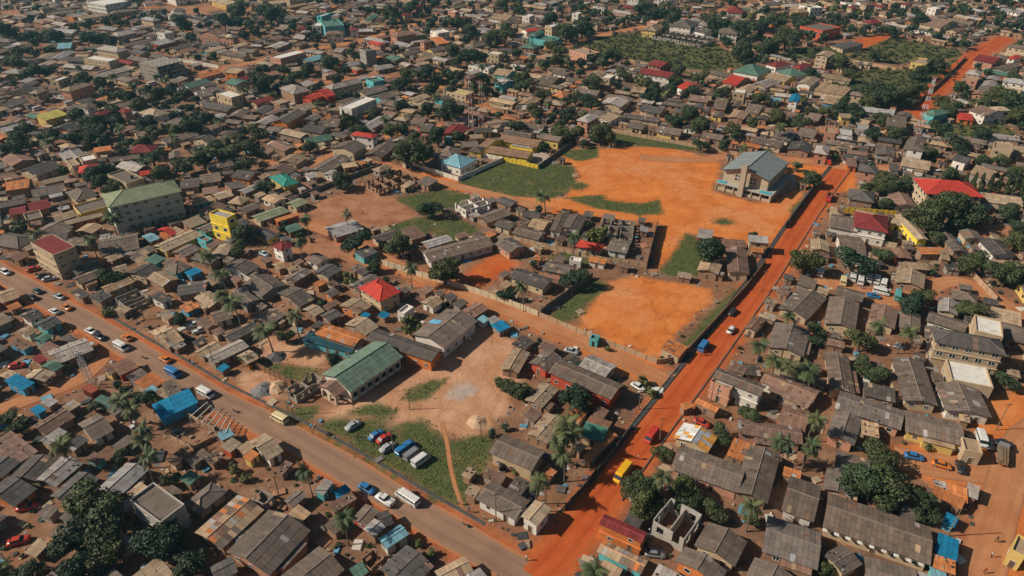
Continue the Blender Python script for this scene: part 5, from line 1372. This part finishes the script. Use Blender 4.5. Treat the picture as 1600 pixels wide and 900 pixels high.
if VV:
    me = cloud_mesh('far_trees', np.concatenate(VV), np.concatenate(CC), 'leaf'); o = link('far_trees', me, None); o['kind'] = 'stuff'; tag(o, 'scattered mass of small dark trees across the far town', 'trees')
# low vegetation: scrub in the overgrown plots, tufts in the grass
def scatter(polys, n, seed):
    g = np.random.default_rng(seed); A = []; out = []
    for q in polys:
        x, y = q[:, 0], q[:, 1]; A.append(abs(np.dot(x, np.roll(y, 1))-np.dot(y, np.roll(x, 1)))/2)
    for q, a in zip(polys, A):
        k = int(n*a/sum(A)); lo, hi = q.min(0), q.max(0); P = g.uniform(lo, hi, size=(k*3, 2)); sd_ = sdist(P, q) + g.normal(size=len(P))*1.6; out.append(P[sd_ > .8][:k])
    return np.concatenate(out)
def veg(nm, P, seed, lobes, per, lsz, r0, r1, mat, label, cat, zs=.6):
    g = np.random.default_rng(seed); base = [leaf_cloud(seed+i, lobes, per, lsz) for i in range(4)]; VV = []; CC = []
    for i, (x, y) in enumerate(P):
        v, c = base[i % 4]; a = g.uniform(0, 6.28); r = g.uniform(r0, r1); ca, sa_ = math.cos(a)*r, math.sin(a)*r
        VV.append(np.stack([v[:, 0]*ca-v[:, 1]*sa_+x, v[:, 0]*sa_+v[:, 1]*ca+y, (v[:, 2]+.75)*r*zs], 1)); CC.append(c*g.uniform(.7, 1.3))
    o = link(nm, cloud_mesh(nm, np.concatenate(VV), np.concatenate(CC), mat), None); o['kind'] = 'stuff'; tag(o, label, cat)
veg('scrub', scatter(POLY['scrub'], 1500, 1), 600, 4, 16, .26, .8, 2.0, 'leaf', 'low dark green scrub covering the overgrown plots', 'scrub')
GPTS = scatter(POLY['grass'], 15000, 2)
for n_, wd, L, k in ROADL: GPTS = GPTS[dist_line(GPTS, L) > wd*.5+.2]
veg('grass', GPTS, 700, 1, 6, .42, .22, .5, 'grass', 'short green grass and weeds on the open plots', 'grass', .35)
g = np.random.default_rng(5); W_ = []
while len(W_) < 800:
    x, y = rand_spot()
    if y < 420 and cell_free(x, y, 1|2|4) and mnoise.noise((x*.03, y*.03, 9)) > .08: W_.append((x, y))
veg('weeds', np.array(W_), 800, 3, 14, .3, .4, 1.1, 'leaf', 'low weeds and shrubs growing between the houses', 'weeds')
# ------------------------------------------------------------ boundary walls (base line in photo pixels)
def boundary(label, pts, h, col, panel=3.0, th=.2, posts=True, name='boundary_wall'):
    P = [G(*p) for p in pts]; t = thing(name, P[0]); tag(t, label, 'wall', 'boundary walls'); base = P[0]; col2 = tuple(c*.8 for c in col)
    for a, b_ in zip(P, P[1:]):
        d = (b_-a).to_2d(); ln = d.length; n = max(1, round(ln/panel)); an = math.atan2(d.y, d.x)
        for i in range(n):
            c = a.lerp(b_, (i+.5)/n) - base; w_ = ln/n; mb = MB(); hh = h*random.uniform(.96, 1.03); mb.box(-w_/2+.12, -th/2, 0, w_/2-.12, th/2, hh, jit(col, .08)); mb.add('panel', 'wall', t, loc=c, rz=an)
            if posts: mb = MB(); mb.box(-.16, -th/2-.07, 0, .16, th/2+.07, h*1.08, jit(col2, .08)); mb.add('post', 'wall', t, loc=a.lerp(b_, i/n)-base, rz=an)
for b_ in BOUND: boundary(*b_)
# ------------------------------------------------------------ vehicles (x forward)
def wheel_mesh(r, w_):
    mb = MB(); mb.tube([(0,-w_/2,0), (0,w_/2,0)], r, 12, (1,1,1), 0); mb.tube([(0,-w_/2-.012,0), (0,w_/2+.012,0)], r*.55, 8, (1,1,1), 1); return mb.mesh('wheel', ['rubber', 'chrome'])
def loft(mb, secs, mi=0):
    """secs: (x, half width bottom, half width top, z0, z1)"""
    n = len(mb.v)
    for x, wb, wt, z0, z1 in secs: mb.v.extend([(x,-wb,z0), (x,-wb,z0+(z1-z0)*.55), (x,-wt,z1), (x,wt,z1), (x,wb,z0+(z1-z0)*.55), (x,wb,z0)])
    def F(*i): mb.f.append(tuple(n+k for k in i)); mb.c.append((1,1,1)); mb.m.append(mi)
    for k in range(len(secs)-1):
        a, b_ = k*6, k*6+6
        for j in range(5): F(a+j, b_+j, b_+j+1, a+j+1)
        F(a+5, b_+5, b_, a)
    F(0,1,2,3,4,5); e = (len(secs)-1)*6; F(e+5,e+4,e+3,e+2,e+1,e)
VM = {}
def vmesh(kind):
    if kind in VM: return VM[kind]
    P = []; 
    if kind in ('car', 'pickup', 'suv'):
        b_ = MB(); loft(b_, [(-2.1,.72,.68,.35,.78), (-1.95,.82,.78,.25,.92), (-1.2,.85,.80,.22,.95), (1.0,.85,.80,.22,.93), (1.75,.82,.76,.24,.84), (2.1,.70,.66,.32,.70)]); P.append(('body', b_.mesh('body', 'paint', True), (0,0,0)))
        c = MB(); r = MB(); zt = {'car': 1.42, 'pickup': 1.5, 'suv': 1.65}[kind]; x0, x1, x2, x3 = {'car': (-1.55,-1.0,.35,1.05), 'pickup': (-.5,-.35,.55,1.15), 'suv': (-2.0,-1.75,.4,1.05)}[kind]
        loft(c, [(x0,.74,.72,.9,.93), (x1,.74,.60,.9,zt), (x2,.74,.60,.9,zt), (x3,.74,.70,.9,.93)]); P.append(('window', c.mesh('window', 'glass'), (0,0,0)))
        r.box(x1-.05,-.62,zt-.03,x2+.05,.62,zt+.03,(1,1,1),0,True); P.append(('roof', r.mesh('roof', 'paint'), (0,0,0)))
        if kind == 'pickup': q = MB(); [q.box(*k) for k in ((-2.05,-.8,.9,-.6,-.72,1.15), (-2.05,.72,.9,-.6,.8,1.15), (-2.05,-.72,.9,-1.97,.72,1.15))]; P.append(('cargo_bed', q.mesh('cargo_bed', 'paint'), (0,0,0)))
        wr, wx, wy, lx, lz = .33, 1.32, .78, 2.08, .62
    elif kind in ('van', 'bus'):
        k = 1.0 if kind == 'van' else 1.25
        b_ = MB(); loft(b_, [(-2.5*k,.90,.86,.3,1.15), (-2.45*k,.95,.92,.3,1.2), (1.6*k,.95,.92,.3,1.2), (2.2*k,.92,.86,.3,1.12), (2.5*k,.80,.76,.35,.85)]); P.append(('body', b_.mesh('body', 'paint', False), (0,0,0)))
        c = MB(); loft(c, [(-2.44*k,.91,.86,1.15,1.75), (1.55*k,.91,.86,1.15,1.75), (2.15*k,.86,.80,1.12,1.2)]); P.append(('window', c.mesh('window', 'glass'), (0,0,0)))
        r = MB(); loft(r, [(-2.5*k,.90,.74,1.74,2.05), (1.2*k,.90,.74,1.74,2.08), (1.65*k,.86,.7,1.72,1.9)]); P.append(('roof', r.mesh('roof', 'paint'), (0,0,0)))
        for i in range(5):
            x = (-2.44+i*.95)*k; q = MB()
            for y in (-.955, .895): q.box(x,y,1.1,x+.1,y+.06,1.8,(1,1,1),0,True)
            P.append(('pillar', q.mesh('pillar', 'paint'), (0,0,0)))
        wr, wx, wy, lx, lz = .36, 1.65*k, .86, 2.47*k, .72
    else:                                                     # trucks
        b_ = MB(); loft(b_, [(1.9,1.05,1.0,.5,2.3), (2.9,1.05,1.0,.5,2.35), (3.4,1.02,.95,.5,1.5)]); P.append(('cab', b_.mesh('cab', 'paint'), (0,0,0)))
        c = MB(); c.box(2.95,-.9,1.5,3.2,.9,2.2,(1,1,1),0,True); P.append(('window', c.mesh('window', 'glass'), (0,0,0)))
        q = MB(); q.box(-3.5,-.45,.55,2.0,.45,.85,(1,1,1),0,True); P.append(('chassis', q.mesh('chassis', 'rust'), (0,0,0)))
        if kind == 'tanker': q = MB(); q.tube([(-4.6,0,1.75), (-4.4,0,1.75), (1.6,0,1.75), (1.8,0,1.75)], [.6,1.05,1.05,.6], 12); P.append(('tank', q.mesh('tank', 'paint', True), (0,0,0)))
        elif kind == 'timber_truck':
            q = MB(); q.box(-3.5,-1.1,.85,1.75,1.1,1.0,(1,1,1),0,True); P.append(('flatbed', q.mesh('flatbed', 'timber'), (0,0,0)))
            for i in range(7): q = MB(); y = -1.0+i*.3; q.box(-3.6+random.random()*.3,y,1.0,1.7,y+.26,1.75+random.random()*.25,(1,1,1)); P.append(('plank_stack', q.mesh('plank_stack', 'timber'), (0,0,0)))
        else: q = MB(); [q.box(*k) for k in ((-3.5,-1.1,.85,1.75,1.1,1.0), (-3.5,-1.1,1.0,1.75,-1.03,1.8), (-3.5,1.03,1.0,1.75,1.1,1.8), (-3.5,-1.03,1.0,-3.43,1.03,1.8), (1.68,-1.03,1.0,1.75,1.03,1.8))]; P.append(('cargo_bed', q.mesh('cargo_bed', 'rust'), (0,0,0)))
        wr, wx, wy, lx, lz = .48, 2.3, .9, 3.38, .9
    wm = wheel_mesh(wr, .22)
    for sx in (-1, 1):
        for sy in (-1, 1): P.append(('wheel', wm, (sx*wx, sy*wy, wr)))
    l = MB(); l.box(-.05,-.14,-.08,.05,.14,.08,(1,1,1),0,True); lm = l.mesh('headlight', 'lamp'); l = MB(); l.box(-.05,-.12,-.09,.05,.12,.09,(1,1,1),0,True); tm = l.mesh('tail_light', 'tail')
    for sy in (-.55, .55): P.append(('headlight', lm, (lx-.06, sy, lz))); P.append(('tail_light', tm, ({'car': -2.08, 'suv': -2.08, 'pickup': -2.08}.get(kind, -lx if kind in ('van', 'bus') else -3.5), sy, lz+.1)))
    VM[kind] = P; return P
CATN = {'car': 'car', 'suv': 'car', 'pickup': 'pickup', 'van': 'van', 'bus': 'minibus', 'tanker': 'truck', 'truck': 'truck', 'timber_truck': 'truck'}
VC = {'white': (.62,.60,.56), 'silver': (.34,.36,.36), 'black': (.018,.02,.022), 'red': (.45,.035,.02), 'blue': (.02,.16,.36), 'teal': (.08,.30,.30), 'green': (.03,.09,.07), 'yellow': (.72,.38,.01), 'orange': (.55,.16,.02), 'cream': (.62,.50,.27), 'grey': (.20,.20,.20), 'pale': (.35,.45,.48)}
def vehicle(kind, colr, x, y, dx, dy, label, sc=1.0):
    a = G(x, y); d = G(x+dx, y+dy)-a; t = thing({'car': 'parked_car', 'suv': 'parked_car', 'van': 'passenger_van', 'bus': 'minibus', 'pickup': 'pickup_truck', 'tanker': 'tanker_truck', 'truck': 'cargo_truck', 'timber_truck': 'timber_truck'}[kind], a+Vector((0,0,.09)), math.atan2(d.y, d.x)); t.scale = (sc,)*3
    tag(t, label, CATN[kind], 'vehicles about the town')
    for n_, me_, l in vmesh(kind):
        o = link(n_, me_, None, t, l)
        o.color = (*VC[colr], 1) if not (colr == 'orange' and n_ == 'roof' and False) else (1,1,1,1)
    return t
D1 = (20, 10.5); D2 = (13, -17)
for v in VEH: vehicle(*v)
# ------------------------------------------------------------ masts, poles
def lattice(name, x, y, H, wb, wt, label, red=True, step=2.0):
    p = G(x, y); t = thing(name, p); tag(t, label, 'mast', 'masts'); n = int(H/step)
    def cn(z): w_ = wb+(wt-wb)*z/H; return [(-w_/2,-w_/2,z), (w_/2,-w_/2,z), (w_/2,w_/2,z), (-w_/2,w_/2,z)]
    for i in range(n):
        a, b_ = cn(H*i/n), cn(H*(i+1)/n); mb = MB()
        for j in range(4): k = (j+1) % 4; mb.tube([a[j], b_[j]], .10, 4); mb.tube([a[j], b_[k]], .05, 4); mb.tube([b_[j], b_[k]], .05, 4)
        mb.add('mast_section', 'mast_red' if red and i % 2 == 0 else 'mast_white', t)
    for z in (.7, .82, .92):
        for j in range(3): an = j*2.1; mb = MB(); mb.box(-.15,-.15,0,.15,.15,1.6); mb.add('antenna', 'mast_white', t, loc=((wt*.7)*math.cos(an), (wt*.7)*math.sin(an), H*z))
lattice('lattice_mast', 736, 204, 25, 2.4, 1.0, 'left of two tall lattice masts beside the red-walled house')
lattice('lattice_mast', 752, 204, 26, 2.4, 1.0, 'right of two tall lattice masts beside the red-walled house')
lattice('lattice_mast', 1431, 213, 30, 2.2, .9, 'red and white lattice mast before the far red street')
lattice('lattice_mast', 144, 604, 11, 1.6, .9, 'small grey lattice mast above a rusty container', False)
def pole(x, y, H, label):
    t = thing('utility_pole', G(x, y)); tag(t, label, 'pole', 'utility poles'); mb = MB(); mb.tube([(0,0,0), (0,0,H)], [.14, .09], 6); mb.add('shaft', 'timber', t); mb = MB(); mb.box(-.9,-.06,H-.7,.9,.06,H-.55,(1,1,1),0,True); mb.add('crossarm', 'timber', t)
for x, y, h_, w_ in POLES: pole(x, y, h_, 'wooden utility pole ' + w_)
# ------------------------------------------------------------ white beam frame beside the blue canopy
t = thing('beam_frame', G(322, 660)); tag(t, 'row of white roof beams beside the blue canopy', 'roof frame'); b0 = G(322, 660)
for i in range(7):
    a = G(296+9.5*i, 652+3.9*i*1.0+0, 2.6)-b0; b_ = G(324+6.0*i, 628+5.2*i, 2.6)-b0; a, b_ = a, b_
    mb = MB(); mb.tube([a, b_], .09, 4); mb.add('beam', 'mast_white', t)
    for e in (a, b_): mb = MB(); mb.tube([(e.x, e.y, 0), (e.x, e.y, 2.6)], .06, 4); mb.add('post', 'mast_white', t)
# ------------------------------------------------------------ heaps of sand and gravel, tanks, container
def heap(name, x, y, r, h, col, label):
    mb = MB(); n = 16; g = random.Random(x); rings = [(1, 0), (.8, .22), (.55, .55), (.28, .85), (.08, 1)]; rr = [[g.uniform(.85, 1.15) for _ in range(n)] for _ in rings]
    for (f0, z0), (f1, z1), a, b_ in zip(rings, rings[1:], rr, rr[1:]):
        for j in range(n):
            k = (j+1) % n; pt = lambda f, z, q, m_: (f*r*q[m_]*math.cos(6.283*m_/n), f*r*q[m_]*math.sin(6.283*m_/n), z*h*(.7+.3*q[m_])-.03)
            mb.quad([pt(f0,z0,a,j), pt(f0,z0,a,k), pt(f1,z1,b_,k), pt(f1,z1,b_,j)], jit(col, .12))
    o = mb.add(name, 'plain', None, loc=G(x, y), smooth=True); tag(o, label, 'pile', 'building material heaps')
heap('gravel_heap', 411, 609, 3.2, 1.4, (.17,.16,.155), 'grey gravel heap beside the paved road and fence')
heap('sand_heap', 433, 606, 3.0, 1.6, (.46,.29,.18), 'pale sand heap between gravel and the roofless room')
heap('sand_heap', 746, 660, 2.6, 1.0, (.50,.32,.2), 'low sand heap at the right of the sandy yard')
heap('gravel_heap', 432, 558, 2.8, 1.4, (.10,.09,.085), 'dark heap in the yard behind the church hall')
heap('earth_heap', 1268, 270, 3.0, 1.2, (.38,.17,.08), 'earth heap beside the red road near the tanker')
heap('rubble_heap', 1050, 707, 3.2, 1.0, (.33,.19,.12), 'broken rubble heap beside the white and yellow roof')
heap('rubble_heap', 760, 332, 3.0, 1.2, (.42,.38,.33), 'white rubble heap beside the white house shell')
for i, (x, y, w_) in enumerate([(784,735,'beside the cream house with grey gable'),(1468,520,'left of the tan three-storey house'),(1186,566,'beside the red yard'),(830,789,'behind the long shop roof'),(818,785,'next to other tank behind the shop'),(1551,447,'beside the tan lane wall at right'),(814,395,'on the end of the dark hall'),(1360,783,'behind the chequered roof'),(700,478,'in the compound behind the halls')]):
    t = thing('water_tank', G(x, y)); tag(t, 'black round water tank ' + w_, 'water tank', 'water tanks'); mb = MB(); mb.tube([(0,0,.3), (0,0,1.75), (0,0,2.0)], [.72,.72,.3], 14); mb.add('tank', 'tank', t, smooth=False); mb = MB(); mb.box(-.8,-.8,0,.8,.8,.3,(.3,.25,.2)); mb.add('plinth', 'wall', t)
t = thing('shipping_container', G(146, 617), local_angle(G(146,617).x, G(146,617).y)); tag(t, 'rusty red container below the small lattice mast', 'container'); mb = MB(); mb.box(-2.0,-1.1,0,2.0,1.1,2.2,(.25,.06,.03)); mb.add('shell', 'plain', t)
for i in range(12): mb = MB(); x = -1.85+i*.33; mb.box(x,-1.16,.1,x+.12,-1.101,2.1,(.2,.05,.03)); mb.add('rib', 'plain', t)
# ------------------------------------------------------------ people and motorbikes
def person_mesh(stride):
    J = [(0,0,.95),(0,0,1.2),(0,0,1.45),(0,.02,1.58),(0,.02,1.72), (.1,0,.9),(.11,stride,.5),(.11,stride*1.1,.06),(.11,stride*1.1+.14,.03), (-.1,0,.9),(-.11,-stride*.7,.5),(-.11,-stride*1.5,.06),(-.11,-stride*1.5+.14,.03), (.2,0,1.42),(.26,-stride*.6,1.15),(.27,-stride*.3,.88), (-.2,0,1.42),(-.26,stride*.6,1.15),(-.27,stride*.9,.88)]
    E = [(0,1),(1,2),(2,3),(3,4),(0,5),(5,6),(6,7),(7,8),(0,9),(9,10),(10,11),(11,12),(2,13),(13,14),(14,15),(2,16),(16,17),(17,18)]
    Rr = [.15,.14,.15,.06,.105,.1,.075,.05,.04,.1,.075,.05,.04,.07,.05,.04,.07,.05,.04]
    me = bpy.data.meshes.new('body'); me.from_pydata(J, E, []); o = bpy.data.objects.new('tmp', me); C.objects.link(o); o.modifiers.new('s', 'SKIN'); o.modifiers.new('u', 'SUBSURF').levels = 1
    for v, r in zip(me.skin_vertices[0].data, Rr): v.radius = (r, r)
    me.skin_vertices[0].data[0].use_root = True; bpy.context.view_layer.update(); dg = bpy.context.evaluated_depsgraph_get(); m2 = bpy.data.meshes.new_from_object(o.evaluated_get(dg)); bpy.data.objects.remove(o)
    m2.materials.clear(); [m2.materials.append(M[k]) for k in ('cloth', 'skin', 'shutter')]
    for p_ in m2.polygons: z = p_.center.z; x = abs(p_.center.x); p_.material_index = 1 if (z > 1.52 or (x > .21 and z < 1.2) or z < .1) else (2 if z < .9 else 0); p_.use_smooth = True
    m2.name = 'body'; return m2
PM = [person_mesh(.02), person_mesh(.2)]
for x, y, c, w_ in PEOPLE:
    o = link('person', random.choice(PM), None, None, G(x, y)+Vector((0,0,.08)), random.uniform(0, 6.28)); o.color = (*VC[c], 1); tag(o, 'person ' + w_, 'person', 'people on foot')
def moto(x, y, dx, dy, label):
    a = G(x, y); d = G(x+dx, y+dy)-a; t = thing('motorcycle', a+Vector((0,0,.07)), math.atan2(d.y, d.x)); tag(t, label, 'motorcycle', 'motorcycles'); wm = wheel_mesh(.3, .12)
    for sx in (-.62, .62): link('wheel', wm, None, t, (sx, 0, .3))
    mb = MB(); loft(mb, [(-.75,.1,.08,.62,.78), (-.1,.14,.12,.55,.8), (.35,.14,.1,.55,.92), (.55,.05,.05,.6,.95)]); mb.add('body', 'rust', t); mb = MB(); mb.tube([(.5,-.35,1.0), (.5,.35,1.0)], .03, 5); mb.add('handlebar', 'chrome', t)
    mb = MB(); mb.tube([(.62,0,.3), (.5,0,1.0)], .04, 5); mb.add('fork', 'chrome', t)
moto(224, 560, 20, 10, 'motorcycle in the middle of the paved road'); moto(367, 644, 20, 10, 'motorcycle beside the white beam frame'); moto(727, 822, 20, 12, 'motorcycle parked at the roadside drain'); moto(646, 770, 20, 12, 'motorcycle beside the white minibus')
# ------------------------------------------------------------ loose debris between the houses
dm = MB(); n_ = 0
while n_ < 5200:
    x, y = rand_spot()
    if y > 380 or not cell_free(x, y, 1|2|4): continue
    n_ += 1; a = random.uniform(0, 3.14); ca, sa_ = math.cos(a), math.sin(a); w_ = random.uniform(.1, .55) if random.random() < .8 else random.uniform(.6, 1.5); l_ = w_*random.uniform(.4, 1.4); h_ = random.uniform(.08, .5); k = len(dm.v)
    c = random.choice([(.5,.46,.4), (.3,.22,.15), (.12,.1,.09), (.10,.26,.36), (.28,.14,.08), (.2,.17,.14), (.38,.28,.18), (.06,.06,.06)])
    dm.box(-w_, -l_, 0, w_, l_, h_, jit(c, .2))
    for i in range(k, len(dm.v)): vx, vy, vz = dm.v[i]; vx *= 1-.3*(vz > 0)*random.random(); dm.v[i] = (x+vx*ca-vy*sa_, y+vx*sa_+vy*ca, vz)
o = dm.add('debris', 'plain'); o['kind'] = 'stuff'; tag(o, 'loose stones, blocks and household clutter lying in the yards', 'debris')
make_labels(LAB)
# ------------------------------------------------------------ thin air haze over the town
mb = MB(); mb.box(-2500, -60, -1.5, 2500, 3000, 122.5, (1,1,1), 0, True); hz = bpy.data.materials.new('haze'); hz.use_nodes = True; t = hz.node_tree; t.nodes.clear()
vo = t.nodes.new('ShaderNodeVolumePrincipled'); vo.inputs['Density'].default_value = 0.00010; vo.inputs['Color'].default_value = (.36, .80, .95, 1); vo.inputs['Anisotropy'].default_value = 0.2
ou = t.nodes.new('ShaderNodeOutputMaterial'); t.links.new(vo.outputs[0], ou.inputs['Volume']); M['haze'] = hz
o = mb.add('haze', 'haze'); o['kind'] = 'stuff'; tag(o, 'thin pale haze in the air over the town', 'haze')
scene.cycles.volume_bounces = 0; scene.cycles.volume_step_rate = 10
